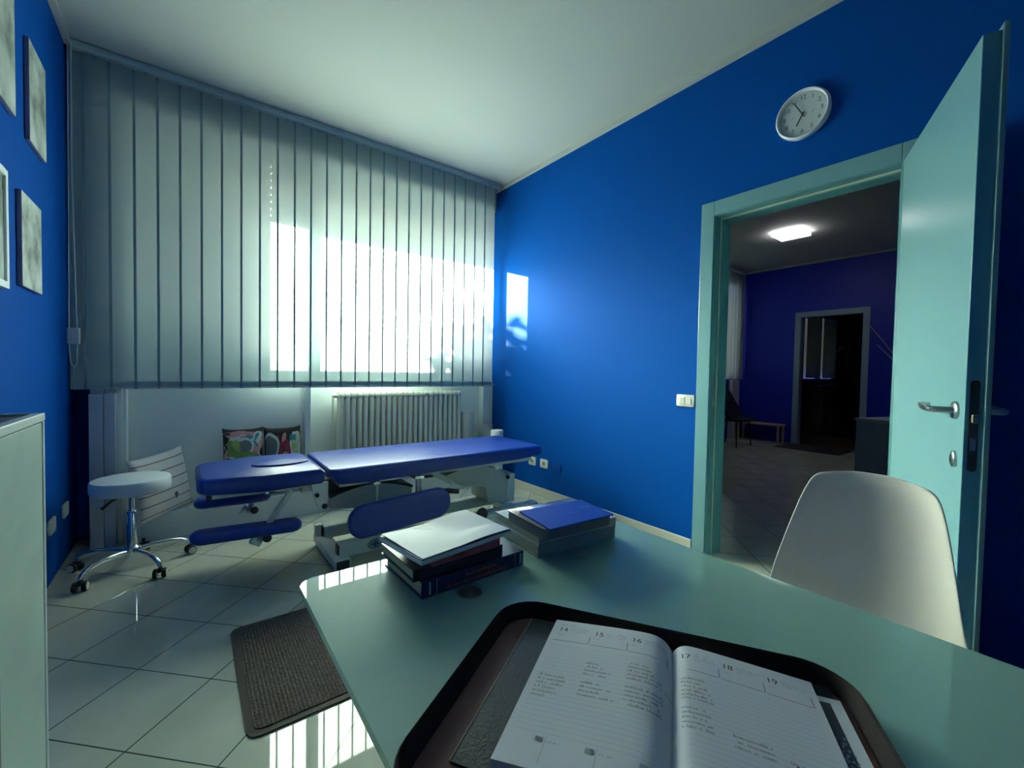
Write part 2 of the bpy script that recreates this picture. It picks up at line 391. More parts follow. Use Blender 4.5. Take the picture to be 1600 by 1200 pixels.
b = tube([(XR+.056, DY1-.024, 0), (XR+.056, DY1-.024, DZ-.024)], .005, 6); tube([(XR+.056, DY0+.024, 0), (XR+.056, DY0+.024, DZ-.024)], .005, 6, bm=b); tube([(XR+.056, DY0+.024, DZ-.024), (XR+.056, DY1-.024, DZ-.024)], .005, 6, bm=b)
obj('door_seal', b, RUBBER, d1)
obj('strike_plate', bx(XR+.02, XR+.045, DY1-.0215, DY1-.019, .93, 1.09, bevel=.0008), STEEL, d1)
# leaf: local x from hinge to free edge, local y = thickness (front face at y=0 side facing the window)
HX, HY = 2.530, .508; ang = math.atan2(.200-HY, 1.775-HX); LL = math.hypot(1.775-HX, .200-HY)
dl = thing('door_leaf', 'turquoise door standing open into the room beside the dark doorway', 'door', (HX, HY, 0), ang)
TK = .038
obj('door_panel', bx(.0, LL, 0, TK, .008, 2.085, bevel=.0015), [TURQ], dl, local=True)
obj('rebate_lip', bx(.0, LL+.012, TK, TK+.012, .008, 2.10, bevel=.0015), TURQ, dl, local=True)
obj('door_edge_strip', bx(LL, LL+.0012, .0008, TK-.0008, .009, 2.084), TURQ_E, dl, local=True)
lk = obj('lock_plate', prism(rrect(.009, .029, .86, 1.12, .0095), 0, .0018, mtx=basis((LL+.0012, 0, 0), (0, 1, 0), (0, 0, 1))), DGREY, dl, True, local=True)
obj('latch_bolt', bx(LL+.003, LL+.013, .012, .026, .998, 1.024, bevel=.003), mat('brass', (.65, .52, .30), .25, metal=1), dl, local=True).parent = lk
obj('dead_bolt', bx(LL+.003, LL+.0045, .013, .025, .92, .955), STEEL, dl, local=True).parent = lk
def lever(sy, y0):
    hx = LL-.062; z = 1.03
    b = lathe([(.0, 0), (.026, 0), (.026, .006), (.022, .009), (.0, .009)], 24, basis((hx, y0, z), (1, 0, 0), (0, 0, -sy), (0, sy, 0)))
    h = obj('handle', b, STEEL, dl, True, local=True)
    pts = [(hx, y0+sy*.008, z), (hx, y0+sy*.04, z), (hx-.008, y0+sy*.052, z), (hx-.03, y0+sy*.056, z+.001), (hx-.08, y0+sy*.056, z+.004), (hx-.112, y0+sy*.053, z+.007), (hx-.124, y0+sy*.043, z+.008), (hx-.126, y0+sy*.030, z+.008)]
    obj('lever', tube(pts, [.0095]*7+[.0085], 12), STEEL, dl, True, local=True).parent = h
lever(-1, 0.0); lever(1, TK+.012)
b = lathe([(.0, 0), (.017, 0), (.017, .006), (.012, .009), (.0, .009)], 20, basis((LL-.058, 0, .885), (1, 0, 0), (0, 0, 1), (0, -1, 0)) @ Matrix.Diagonal((1, 1.45, 1, 1)))
kh = obj('keyhole', b, STEEL, dl, True, local=True)
obj('key_slot', bx(LL-.060, LL-.056, -.0096, -.0088, .872, .898), BLACK, dl, local=True).parent = kh
b = bmesh.new()
for z in (.25, 1.05, 1.85): tube([(-.006, TK*.4, z-.05), (-.006, TK*.4, z+.05)], .008, 10, bm=b)
obj('hinge', b, STEEL, dl, True, local=True)

# ------------------------------------------------------------------ small things on the walls
ck = thing('wall_clock', 'round white wall clock on the blue wall above the doorway, hands at five to seven', 'clock', (XR, .915, 2.475))
K = basis((XR, .915, 2.475), (0, -1, 0), (0, 0, 1))
R = .125
obj('clock_rim', lathe([(R-.014, .004), (R-.003, .0), (R, .012), (R-.003, .030), (R-.009, .034), (R-.014, .028), (R-.015, .012), (R-.014, .004)], 48, K), mat('white_clock_plastic', (.72, .76, .80), .3), ck, True)
obj('clock_face', lathe([(0, .004), (R-.013, .004), (R-.013, .016), (0, .016)], 48, K), mat('clock_paper', (.50, .56, .57), .6), ck)
for k in range(1, 13):
    a = PI/2 - k*PI/6; obj('numeral', text(str(k), .031, K @ Matrix.Translation((.085*math.cos(a), .085*math.sin(a), .0165))), mat('clock_ink', (.05, .06, .07), .6), ck)
b = bmesh.new()
for k in range(60):
    a = k*PI/30; w_ = .0008 if k % 5 else .0016
    bx(.102, .108, -w_/2, w_/2, .0162, .0166, bm=b, mtx=K @ Matrix.Rotation(a, 4, 'Z'))
for sx in (-.048, .046):
    bx(-.012, .010, -.001, .001, .0162, .0168, bm=b, mtx=K @ Matrix.Translation((sx, -.002, 0)) @ Matrix.Rotation(math.radians(52), 4, 'Z'))
obj('minute_marks', b, mat('clock_grey_ink', (.22, .25, .26), .6), ck)
def hand(name, deg, l, t, w_, z):
    obj(name, bx(-t, l, -w_*1.25, w_*1.25, z, z+.001, mtx=K @ Matrix.Rotation(math.radians(90-deg), 4, 'Z')), INK, ck)
hand('hour_hand', 207.5, .058, .012, .0024, .019); hand('minute_hand', 330, .088, .02, .0019, .021)
obj('hand_pin', lathe([(0, .016), (.004, .016), (.004, .024), (0, .024)], 14, K), INK, ck)

def plate(name, label, cat, cy, cz, w_, h_, wall, holes, group=None, m=PLATE):
    """switch or socket plate; wall +1 on the right wall, -1 on the left wall"""
    x0 = XR if wall > 0 else XL; s = -1 if wall > 0 else 1
    F = basis((x0, cy, cz), (0, s, 0), (0, 0, 1), (s, 0, 0))
    t = thing(name, label, cat, (x0, cy, cz), group=group)
    obj('cover_plate', prism(rrect(-w_/2, w_/2, -h_/2, h_/2, .008), 0, .009, F, bevel=.002), m, t, True)
    if holes == 'rocker':
        for dx in (-.022, .022): obj('rocker', bx(dx-.019, dx+.019, -.022, .022, .009, .013, bevel=.002, mtx=F), PLATE, t)
    elif holes == 'socket':
        obj('socket_well', lathe([(0, .0092), (.021, .0092), (.021, .0102), (.018, .0102), (.018, .0096), (0, .0096)], 20, F), mat('socket_grey', (.30, .32, .30), .5), t)
        b = bmesh.new()
        for dx in (-.010, 0, .010): lathe([(0, .0096), (.0036, .0096), (.0036, .0106), (0, .0106)], 10, F @ Matrix.Translation((dx, 0, 0)), b)
        obj('socket_holes', b, BLACK, t)
    elif holes == 'modules':
        for dx in (-.026, 0, .026): obj('module', bx(dx-.0115, dx+.0115, -.022, .022, .009, .0105, bevel=.001, mtx=F), PLATE, t)
    return t
plate('light_switch', 'ivory double light switch on the blue wall left of the door frame', 'switch', 1.527, .955, .122, .076, 1, 'rocker')
plate('wall_socket', 'white power socket on the right blue wall nearest the treatment table', 'socket', 3.045, .297, .098, .076, 1, 'socket')
plate('wall_socket', 'white power socket on the right blue wall beside the blue blank plate', 'socket', 2.880, .300, .098, .076, 1, 'socket')
plate('blank_plate', 'blue blank cover plate on the right wall beside the white sockets', 'cover plate', 2.715, .292, .10, .076, 1, None, m=mat('blue_plate', (.0005, .055, .29), .55, spec=.15))
plate('wall_plate', 'ivory wall plate low on the left blue wall nearest the white cabinet', 'socket', 3.15, .287, .118, .076, -1, 'modules')
plate('wall_plate', 'ivory wall plate low on the left blue wall nearest the window corner', 'socket', 3.455, .290, .118, .076, -1, 'modules')

CANV = lambda n, sc: ramp_mat(n, 'noise', [(.30, (.14, .16, .14)), (.48, (.36, .41, .36)), (.62, (.52, .57, .52))], sc, detail=7, rough=.8)
def canvas(label, y0, y1, z0, z1, m, side):
    t = thing('canvas_picture', label, 'picture', (XL, (y0+y1)/2, z0))
    obj('stretched_canvas', bx(XL+.001, XL+.016, y0, y1, z0, z1, bevel=.003), side, t)
    obj('painted_face', bx(XL+.016, XL+.0172, y0+.002, y1-.002, z0+.002, z1-.002), m, t)
side = mat('canvas_side', (.16, .16, .30), .7)
canvas('grey mottled canvas on left wall, upper one nearer the window', 2.79, 3.065, 2.09, 2.53, CANV('grey_canvas_a', 7), side)
canvas('grey mottled canvas on left wall, lowest one with dark spots', 2.655, 2.955, 1.44, 1.835, CANV('grey_canvas_b', 9), side)
canvas('tall grey mottled canvas on left wall cut by the photo edge', 2.28, 2.60, 2.10, 2.66, CANV('grey_canvas_c', 6), side)
t = thing('framed_picture', 'pale framed picture just showing at left edge of the photo', 'picture', (XL, 2.33, 1.40))
b = bx(XL+.001, XL+.02, 2.16, 2.185, 1.40, 1.845, bevel=.002); bx(XL+.001, XL+.02, 2.455, 2.48, 1.40, 1.845, bevel=.002, bm=b)
bx(XL+.001, XL+.02, 2.185, 2.455, 1.40, 1.425, bm=b); bx(XL+.001, XL+.02, 2.185, 2.455, 1.82, 1.845, bm=b)
obj('picture_frame', b, PAPER, t); obj('print', bx(XL+.001, XL+.012, 2.185, 2.455, 1.425, 1.82), CANV('grey_print', 5), t)

# ------------------------------------------------------------------ cabinet at the left edge
CXF = -.27; CY1 = 1.47
MARB = ramp_mat('green_grey_marble_laminate', 'noise', [(.30, (.38, .48, .42)), (.5, (.44, .55, .47)), (.72, (.50, .61, .53))], 2.4, detail=8, rough=.35, distortion=1.5)
cb = thing('cabinet', 'white edged low cabinet with green grey marbled doors along the left wall', 'cabinet', (-.41, .5, 0))
obj('carcass', bx(XL+.005, CXF-.02, -.35, CY1-.004, .02, .985), mat('cabinet_white', (.60, .66, .62), .4), cb)
obj('top_board', bx(XL+.005, CXF-.018, -.35, CY1-.012, .985, .998), mat('brown_laminate', (.10, .08, .065), .45), cb)
b = bx(CXF-.02, CXF, -.35, CY1, .985, 1.004, bevel=.002); bx(XL+.005, CXF-.02, CY1-.012, CY1, .985, 1.004, bevel=.002, bm=b)
bx(CXF-.02, CXF-.001, CY1-.014, CY1, 0, .985, bevel=.002, bm=b)
obj('edge_trim', b, mat('cabinet_edge_white', (.62, .68, .63), .35), cb)
for y0, y1 in ((1.156, CY1-.017), (.65, 1.126), (.14, .64)):
    obj('door', bx(CXF-.019, CXF-.003, y0, y1, .01, .982, bevel=.001), MARB, cb)
obj('door_profile', bx(CXF-.019, CXF-.002, 1.128, 1.154, .01, .982, bevel=.002), mat('dark_green_profile', (.10, .14, .11), .4), cb)
t = thing('wooden_tray', 'small brown wooden tray on top of the cabinet', 'tray', (-.45, 1.25, .9985))
b = bx(-.53, -.385, 1.10, 1.41, .9985, 1.004)
for r in ((-.53, -.385, 1.10, 1.11), (-.53, -.385, 1.40, 1.41), (-.53, -.52, 1.11, 1.40), (-.395, -.385, 1.11, 1.40)): bx(*r, 1.004, 1.012, bevel=.001, bm=b)
obj('tray_body', b, mat('reddish_brown_wood', (.16, .07, .05), .4), t)

# ------------------------------------------------------------------ radiator
ra = thing('radiator', 'cream multi column radiator under the window behind the treatment table', 'radiator', (1.55, 3.68, .18))
n = 23; x0, x1 = .975, 2.13; pit = (x1-x0)/n
pc = None
for i in range(n):
    x = x0+pit*(i+.5)
    if pc is None:
        b = bmesh.new()
        for y in (3.645, 3.70):
            tube([(x, y, .30), (x, y, .33), (x, y, .87), (x, y, .885)], [.016, .0195, .0195, .017], 12, bm=b)
        prism(rrect(3.625, 3.72, .865, .925, .028, 5), x-.021, x+.021, basis((0, 0, 0), (0, 1, 0), (0, 0, 1), (1, 0, 0)), b, bevel=.008)
        prism(rrect(3.625, 3.72, .27, .33, .028, 5), x-.021, x+.021, basis((0, 0, 0), (0, 1, 0), (0, 0, 1), (1, 0, 0)), b, bevel=.008)
        pc = obj('column', b, RADM, ra, True); px = x
    else:
        c = pc.copy(); C.objects.link(c); c.parent = ra; c.location = (x-px, 0, 0)
b = tube([(x0+.005, 3.672, .895), (x0-.012, 3.672, .895)], .016, 12); tube([(x0-.012, 3.672, .895), (x0-.035, 3.672, .895)], [.018, .012], 12, bm=b); tube([(x0-.02, 3.672, .895), (x0-.045, 3.66, .9)], [.007, .005], 8, bm=b)
obj('valve', b, RADM, ra, True)
b = tube([(x0-.02, 3.72, .895), (x0-.02, 3.72, .18)], .009, 8); obj('feed_pipe', b, RADM, ra, True)
b = bmesh.new()
for x in (1.1, 2.0): bx(x-.012, x+.012, 3.63, 3.71, .18, .28, bm=b)
obj('foot', b, RADM, ra)
# ------------------------------------------------------------------ paper rolls beside the radiator
def roll_(label, x, y, r, z1, m, zb=.18):
    t = thing('paper_roll', label, 'paper roll', (x, y, zb), group='paper rolls beside the radiator')
    b = lathe([(.02, zb), (r-.002, zb), (r, zb+.005), (r, z1-.004), (r-.003, z1), (.02, z1)], 28, Matrix.Translation((x, y, 0)))
    obj('paper', b, m, t, True)
    obj('core', lathe([(0, zb+.001), (.02, zb+.001), (.02, z1-.002), (0, z1-.002)], 16, Matrix.Translation((x, y, 0))), mat('cardboard', (.30, .27, .2), .8), t)
roll_('tall white paper roll standing right against the radiator', 2.212, 3.66, .066, .715, mat('grey_paper', (.52, .52, .47), .7))
roll_('middle white paper roll standing behind the shortest one in the corner', 2.425, 3.625, .058, .585, mat('grey_paper', (.52, .52, .47), .7))
roll_('shortest white paper roll standing in front by the blue wall', 2.405, 3.42, .062, .548, PAPER, 0.0)
# ------------------------------------------------------------------ cushions on the ledge
def cushion(name, label, wd, ht, th, M_, m, base):
    t = thing(name, label, 'cushion', base)
    b = cushion_bm(wd, ht, th); b.transform(M_)
    return t, obj('cover', b, m, t, smooth='all')
SW = .38
CREAM = mat('cream_cotton', (.70, .67, .60), .85, bump=.4, bscale=250)
M1 = Matrix.Translation((-.138, 3.475, .372)) @ Matrix.Rotation(math.radians(47), 4, 'Z') @ Matrix.Rotation(math.radians(-7), 4, 'X') @ Matrix.Rotation(math.radians(-5), 4, 'Y')
t, cu = cushion('striped_cushion', 'cream cushion with thin red stripes leaning behind the stool', SW, .40, .11, M1, CREAM, (-.14, 3.53, .18))
RED = mat('brown_red_stripe', (.18, .05, .045), .8)
def on_pillow(u, v, wd, ht, th, pinch=.06):
    a, c = 2*u/wd, 2*v/ht; k = 1-pinch*(1-abs(a)**3)*abs(c)**2; k2 = 1-pinch*(1-abs(c)**3)*abs(a)**2
    return Vector((u*k2, -th/2*max(0, (1-a*a)*(1-c*c))**.38-.0012, v*k))
def pillow_patch(fu, wd, ht, th, nu, nv, b):
    """patch given by fu(i/nu, j/nv) -> (u,v) laid on the pillow's front"""
    g = [[b.verts.new(on_pillow(*fu(i/nu, j/nv), wd, ht, th)) for j in range(nv+1)] for i in range(nu+1)]
    for i in range(nu):
        for j in range(nv): b.faces.new((g[i][j], g[i+1][j], g[i+1][j+1], g[i][j+1]))
b = bmesh.new()
for k in range(6):
    v0 = -.165 + k*.064
    pillow_patch(lambda s, q: ((-.98+1.96*s)*SW/2, v0 + (q-.5)*.0055), SW, .40, .11, 30, 1, b)
b.transform(M1); obj('stripes', b, RED, t, smooth='all')
b = bmesh.new()
def blob_patch(cu_, cv, ru, rv, b, wd, ht, th, seg=22, lob=0, amp=0, lift=0.0, rot=0.0):
    cv0 = on_pillow(cu_, cv, wd, ht, th); cv0.y -= lift; c0 = b.verts.new(cv0); rings = []
    for q in (.5, 1.0):
        ring = []
        for k in range(seg):
            a = 2*PI*k/seg; r = q*(1+amp*math.sin(lob*a)); du, dv = ru*r*math.cos(a), rv*r*math.sin(a)
            u = max(-.97*wd/2, min(.97*wd/2, cu_+du*math.cos(rot)-dv*math.sin(rot))); v = max(-.97*ht/2, min(.97*ht/2, cv+du*math.sin(rot)+dv*math.cos(rot)))
            p = on_pillow(u, v, wd, ht, th); p.y -= lift; ring.append(b.verts.new(p))
        rings.append(ring)
    for k in range(seg):
        k2 = (k+1) % seg; b.faces.new((c0, rings[0][k], rings[0][k2])); b.faces.new((rings[0][k], rings[1][k], rings[1][k2], rings[0][k2]))
blob_patch(.04, -.085, .014, .017, b, SW, .40, .11); pillow_patch(lambda s, q: (.04+(s-.5)*.008, -.103-.012*q), SW, .40, .11, 1, 3, b)
b.transform(M1); obj('balloon_motif', b, mat('grey_print_ink', (.10, .11, .10), .8), t)

PWD, PHT, PTH = .255, .50, .12
BLK = mat('black_cotton', (.018, .016, .015), .85, bump=.4, bscale=250)
COL = {'pale': (.66, .72, .58), 'green': (.18, .30, .08), 'lime': (.36, .48, .12), 'grey': (.16, .18, .16), 'pink': (.70, .30, .28), 'teal': (.05, .25, .28), 'red': (.36, .04, .06), 'sand': (.55, .50, .34)}
def floral(label, M_, base, motifs):
    t, cu = cushion('patterned_cushion', label, PWD, PHT, PTH, M_, BLK, base)
    for name, shapes in motifs:
        for (u, v, ru, rv, lob, amp, lift, rot) in shapes:
            b = bmesh.new(); blob_patch(u, v, ru, rv, b, PWD, PHT, PTH, 34, lob, amp, lift, rot)
            b.transform(M_); obj(name+'_motif', b, mat('print_'+name, COL[name], .85), t)
MA = Matrix.Translation((.315, 3.60, .435)) @ Matrix.Rotation(math.radians(-2), 4, 'Z') @ Matrix.Rotation(math.radians(-9), 4, 'X')
floral('black cushion with a big green flower print, left of the pair', MA, (.31, 3.6, .18), [
    ('pink', [(-.02, .205, .10, .03, 5, .1, 0, 0), (.09, .11, .026, .07, 3, .1, .0002, -.4), (-.115, .02, .012, .06, 2, .1, 0, 0), (.10, .02, .02, .03, 3, .2, .0002, .3)]),
    ('pale', [(-.005, .10, .112, .10, 9, .07, .0006, 0), (.085, .175, .030, .055, 3, .1, .0006, -.3), (-.06, -.09, .07, .055, 3, .05, .0006, .2), (.075, -.08, .055, .045, 4, .08, .0006, 0)]),
    ('green', [(-.055, .10, .050, .065, 4, .12, .0012, .3), (.01, .045, .075, .035, 5, .1, .0012, 0), (-.06, -.09, .055, .040, 3, .1, .0012, .2)]),
    ('lime', [(-.045, .125, .022, .045, 3, .15, .0018, .4), (.06, -.075, .040, .033, 4, .1, .0014, 0), (.02, .03, .03, .012, 2, .1, .0018, .2), (-.06, -.075, .045, .008, 5, .1, .0018, .1)]),
    ('grey', [(.008, .115, .042, .045, 9, .05, .0018, 0), (.085, .04, .012, .012, 0, 0, .0016, 0)]),
    ('teal', [(.035, .185, .025, .014, 4, .2, .0018, -.3), (.082, .185, .010, .030, 3, .2, .0018, -.4), (.075, .13, .008, .028, 2, .1, .0018, .5)])])
MB_ = Matrix.Translation((.572, 3.625, .425)) @ Matrix.Rotation(math.radians(3), 4, 'Z') @ Matrix.Rotation(math.radians(-7), 4, 'X')
floral('dark red and black cushion with a grey leaf print, right of the pair', MB_, (.57, 3.62, .18), [
    ('red', [(.0, .02, .05, .21, 5, .1, 0, .1), (.06, -.09, .05, .04, 3, .1, 0, 0)]),
    ('pink', [(.0, .17, .014, .040, 2, .1, .0006, -.2), (-.005, .01, .022, .055, 3, .1, .0006, -.3)]),
    ('pale', [(-.085, .11, .052, .10, 4, .05, .0006, 0), (.085, .10, .046, .115, 7, .06, .0006, 0), (-.08, -.03, .045, .04, 4, .1, .0006, .3), (.09, -.10, .03, .02, 3, .1, .0006, 0)]),
    ('grey', [(-.09, .10, .043, .085, 4, .06, .0012, 0), (-.08, -.03, .036, .03, 4, .1, .0012, .3)]),
    ('sand', [(.085, .10, .038, .10, 6, .05, .0012, 0)]),
    ('teal', [(.062, .165, .026, .026, 4, .15, .0018, .4)]),
    ('lime', [(.072, .095, .02, .02, 5, .15, .0018, 0), (.085, .045, .02, .016, 4, .15, .0018, 0)])])
# ------------------------------------------------------------------ rolling stool
SX, SY = -.25, 3.12
st = thing('rolling_stool', 'round grey white stool on a chrome five star base with castors', 'stool', (SX, SY, 0))
T0 = Matrix.Translation((SX, SY, 0))
obj('seat', lathe([(0, .425), (.150, .425), (.168, .432), (.172, .445), (.172, .488), (.166, .499), (.150, .503), (0, .506)], 48, T0), STOOLV, st, True)
obj('gas_column', lathe([(0, .10), (.024, .10), (.024, .31), (.019, .318), (.014, .318), (.014, .405), (.0, .405)], 20, T0), CHROME, st, True)
obj('seat_bracket', lathe([(0, .400), (.05, .405), (.07, .425), (0, .425)], 20, T0), BLACK, st, True)
obj('lever', tube([(SX-.03, SY-.02, .41), (SX-.075, SY-.04, .395), (SX-.115, SY-.06, .36)], [.004, .006, .009], 8), BLACK, st, True)
obj('hub', lathe([(0, .075), (.034, .08), (.038, .095), (.036, .118), (.026, .128), (0, .128)], 20, T0), CHROME, st, True)
def caster(parent, x, y, a):
    F = Matrix.Translation((x, y, 0)) @ Matrix.Rotation(a, 4, 'Z')
    c = obj('caster', bx(-.020, .014, -.009, .009, .030, .056, bevel=.004, mtx=F), BLACK, parent)
    for s in (-1, 1):
        W_ = F @ Matrix.Translation((0, s*.0185, .0255)) @ Matrix.Rotation(PI/2, 4, 'X')
        obj('wheel', lathe([(.006, -.009), (.022, -.009), (.025, -.005), (.025, .005), (.022, .009), (.006, .009)], 18, W_), BLACK, parent, True).parent = c
        W_ = F @ Matrix.Translation((0, s*.028, .0255)) @ Matrix.Rotation(PI/2, 4, 'X')
        obj('wheel_ring', lathe([(.014, -.0015), (.019, -.0015), (.019, .0015), (.014, .0015)], 18, W_), PLATE, parent, True).parent = c
for k, a in enumerate((-133, -61, 11, 83, 155)):
    a = math.radians(a); d = Vector((math.cos(a), math.sin(a), 0)); P_ = lambda r, z: Vector((SX, SY, z))+d*r
    leg = obj('leg', tube([P_(.02, .098), P_(.08, .106), P_(.16, .108), P_(.215, .098), P_(.252, .080), P_(.262, .06)], [.015, .013, .012, .012, .0115, .009], 10), CHROME, st, True)
    e = P_(.262, 0); caster(st, e.x, e.y, a + random.uniform(-1, 1))

# ------------------------------------------------------------------ treatment table
tb_ = thing('treatment_table', 'blue padded electric physiotherapy table on a white steel base', 'treatment table', (1.1, 2.75, 0))
def pad(x0, x1, y0, y1, z0, z1, bev, seg=5): return bx(x0, x1, y0, y1, z0, z1, bevel=bev, seg=seg)
# main cushion with a soft crowned top and a slanted head end
b = bx(.605, 2.155, 2.435, 3.055, .472, .567)
for v in b.verts:
    if v.co.x < 1 and v.co.z < .52: v.co.x += .045
    if v.co.x > 2 and v.co.z < .52: v.co.z += .018
bmesh.ops.bevel(b, geom=[e for e in b.edges if abs(e.verts[0].co.z-e.verts[1].co.z) > .05], offset=.05, segments=5, profile=.5, affect='EDGES')
bmesh.ops.bevel(b, geom=[e for e in b.edges if abs(e.verts[0].co.z-e.verts[1].co.z) < .001 and len(e.link_faces) == 2 and e.calc_face_angle(0) > .5], offset=.030, segments=6, profile=.5, affect='EDGES')
obj('main_cushion', b, NAVYV, tb_, True)
# head cushion: tapered outline, slightly thicker
ol = []
for x, y in [(.588, 2.45), (.30, 2.462), (.12, 2.487), (.055, 2.51), (.030, 2.56), (.028, 2.93), (.052, 2.98), (.12, 3.005), (.30, 3.03), (.588, 3.042)]: ol.append((x, y))
obj('head_cushion', prism(ol, .492, .574, bevel=.028, seg=6), NAVYV, tb_, True)
ln = [(.275+.29*(1-math.cos(PI*k/14))/2, 2.74+.085*math.sin(PI*k/14)) for k in range(15)] + [(.565-.29*(1-math.cos(PI*k/14))/2, 2.74-.085*math.sin(PI*k/14)) for k in range(1, 14)]
obj('face_insert', prism(ln, .568, .583, bevel=.006, seg=3), NAVYV, tb_, True)
b = tube([(.590, 2.46, .55), (.592, 2.75, .553), (.590, 3.03, .55)], .010, 8); obj('cushion_piping', b, NAVYV, tb_, True)
b = bx(.68, 2.08, 2.50, 2.535, .450, .484); bx(.68, 2.08, 2.955, 2.99, .450, .484, bm=b); bx(.68, .72, 2.535, 2.955, .450, .484, bm=b); bx(2.04, 2.08, 2.535, 2.955, .450, .484, bm=b)
obj('main_frame', b, FRAMEW, tb_)
b = bx(.09, .56, 2.53, 2.56, .470, .4925); bx(.09, .56, 2.93, 2.96, .470, .4925, bm=b); bx(.09, .12, 2.56, 2.93, .470, .4925, bm=b); bx(.50, .53, 2.56, 2.93, .43, .4925, bm=b)
obj('head_frame', b, FRAMEW, tb_)
obj('head_frame_cap', bx(.066, .092, 2.53, 2.56, .468, .492, bevel=.003), BLACK, tb_)
hp = [(.525, .492), (.545, .40), (.565, .352), (.600, .350), (.612, .40), (.612, .498), (.57, .50)]
for y in (2.475, 2.99):
    h_ = obj('hinge_plate', prism(hp, -.008, .008, XZ(y), bevel=.002), FRAMEW, tb_)
    b = bmesh.new()
    for x, z, r in ((.553, .435, .011), (.592, .368, .014)): lathe([(0, 0), (r, 0), (r, .012), (r*.7, .016), (0, .016)], 14, basis((x, y-.008, z), (1, 0, 0), (0, 0, 1), (0, -1, 0)), b)
    obj('pivot_knob', b, BLACK, tb_, True).parent = h_
obj('tilt_bracket', bx(.60, .66, 2.53, 2.57, .43, .49, bevel=.003), BLACK, tb_)
obj('tilt_strut', tube([(.30, 2.72, .45), (.62, 2.72, .40)], .016, 10), FRAMEW, tb_, True)
def soft_slab(x0, x1, y0, y1, r, z0, z1, bv, mtx, n=6):
    b = bmesh.new(); rs = []
    for k in range(n+1):
        a = PI/2*k/n; rs.append((bv*(1-math.sin(a)), z0+bv*(1-math.cos(a))))
    rs += [(i, z0+z1-z) for i, z in reversed(rs)]
    vr = [[b.verts.new((x, y, z)) for x, y in rrect(x0+i, x1-i, y0+i, y1-i, max(.002, r-i), 8)] for i, z in rs]
    for q, w2 in zip(vr, vr[1:]):
        for k in range(len(q)): b.faces.new((q[k], q[(k+1) % len(q)], w2[(k+1) % len(q)], w2[k]))
    b.faces.new(vr[0][::-1]); b.faces.new(vr[-1]); b.transform(mtx); return b
# arm rests below the head section
def beam(p, q, w_, t_, bm=None):
    p, q = Vector(p), Vector(q); d = q-p; x, y, z = frame_of(d)
    return bx(-w_/2, w_/2, -t_/2, t_/2, 0, d.length, bevel=.003, seg=1, bm=bm, mtx=basis(p, x, y, z))
for y, s in ((2.455, -1), (2.975, 1)):
    pz = .325 if s < 0 else .350; xa, xb = (.0, .475) if s < 0 else (.02, .40)
    a = obj('arm_strut', beam((.425, y, .482), (.272, y, .252), .034, .022), COVERG, tb_)
    obj('arm_strut_foot', bx(-.026, .026, -.017, .017, -.03, .026, bevel=.004, mtx=Matrix.Translation((.275, y, .262)) @ Matrix.Rotation(math.radians(32), 4, 'Y')), FRAMEW, tb_).parent = a
    obj('arm_knob', lathe([(0, 0), (.019, 0), (.021, .006), (.019, .016), (0, .018)], 18, basis((.315, y-.012, .262), (1, 0, 0), (0, 0, 1), (0, -1, 0))), BLACK, tb_, True).parent = a
    if s > 0:
        for o_ in [a]+list(a.children): pass
    F = basis((0, y-.005, pz), (1, 0, 0), (0, 1, 0))
    obj('arm_pad', soft_slab(xa, xb, -.062, .055, .056, -.028, .026, .025, F @ Matrix.Rotation(math.radians(2.6 if s < 0 else 1.5), 4, 'Y')), NAVYV, tb_, True)
# hanging side pad
F = basis((1.0, 2.372, .290), Vector((1, 0, .065)).normalized(), Vector((-.065, 0, 1)).normalized())
hpd = obj('side_pad', soft_slab(-.312, .312, -.092, .092, .088, -.022, .022, .014, F), NAVYV, tb_, True)
for x in (.86, 1.105, 1.13): obj('rod', tube([(x, 2.41, .48), (x, 2.405, .36), (x, 2.40, .30)], .008, 8), STEEL, tb_, True).parent = hpd
for xa, xb in ((.84, .88), (1.09, 1.15)): obj('rod_bracket', bx(xa, xb, 2.40, 2.52, .46, .475), STEEL, tb_).parent = hpd
obj('side_pad_lever', tube([(1.27, 2.40, .37), (1.31, 2.38, .362), (1.37, 2.36, .352)], [.008, .016, .014], 10), BLACK, tb_, True)
# base: two long rails on transverse feet
for y0 in (2.462, 2.80):
    r_ = obj('base_rail', bx(.672, 2.12, y0, y0+.068, .058, .135, bevel=.006), FRAMEW, tb_)
    obj('rail_end_cap', bx(.664, .673, y0+.008, y0+.060, .064, .129, bevel=.003), BLACK, tb_).parent = r_
    obj('rail_end_cap', bx(2.119, 2.128, y0+.008, y0+.060, .064, .129, bevel=.003), BLACK, tb_).parent = r_
for x0_ in (.630, 1.98):
    f_ = obj('base_foot', bx(x0_, x0_+.085, 2.395, 2.90, .022, .074, bevel=.005), FRAMEW, tb_)
    if x0_ < 1: obj('foot_block', bx(x0_, x0_+.04, 2.845, 2.885, .06, .138, bevel=.003), FRAMEW, tb_).parent = f_
    obj('foot_cap', bx(x0_+.008, x0_+.077, 2.388, 2.397, .026, .070, bevel=.003), BLACK, tb_).parent = f_
    b = bmesh.new()
    for y in (2.43, 2.865): lathe([(0, 0), (.025, 0), (.025, .015), (.02, .024), (0, .024)], 14, Matrix.Translation((x0_+.042, y, 0)), b)
    obj('rubber_foot', b, BLACK, tb_, True).parent = f_
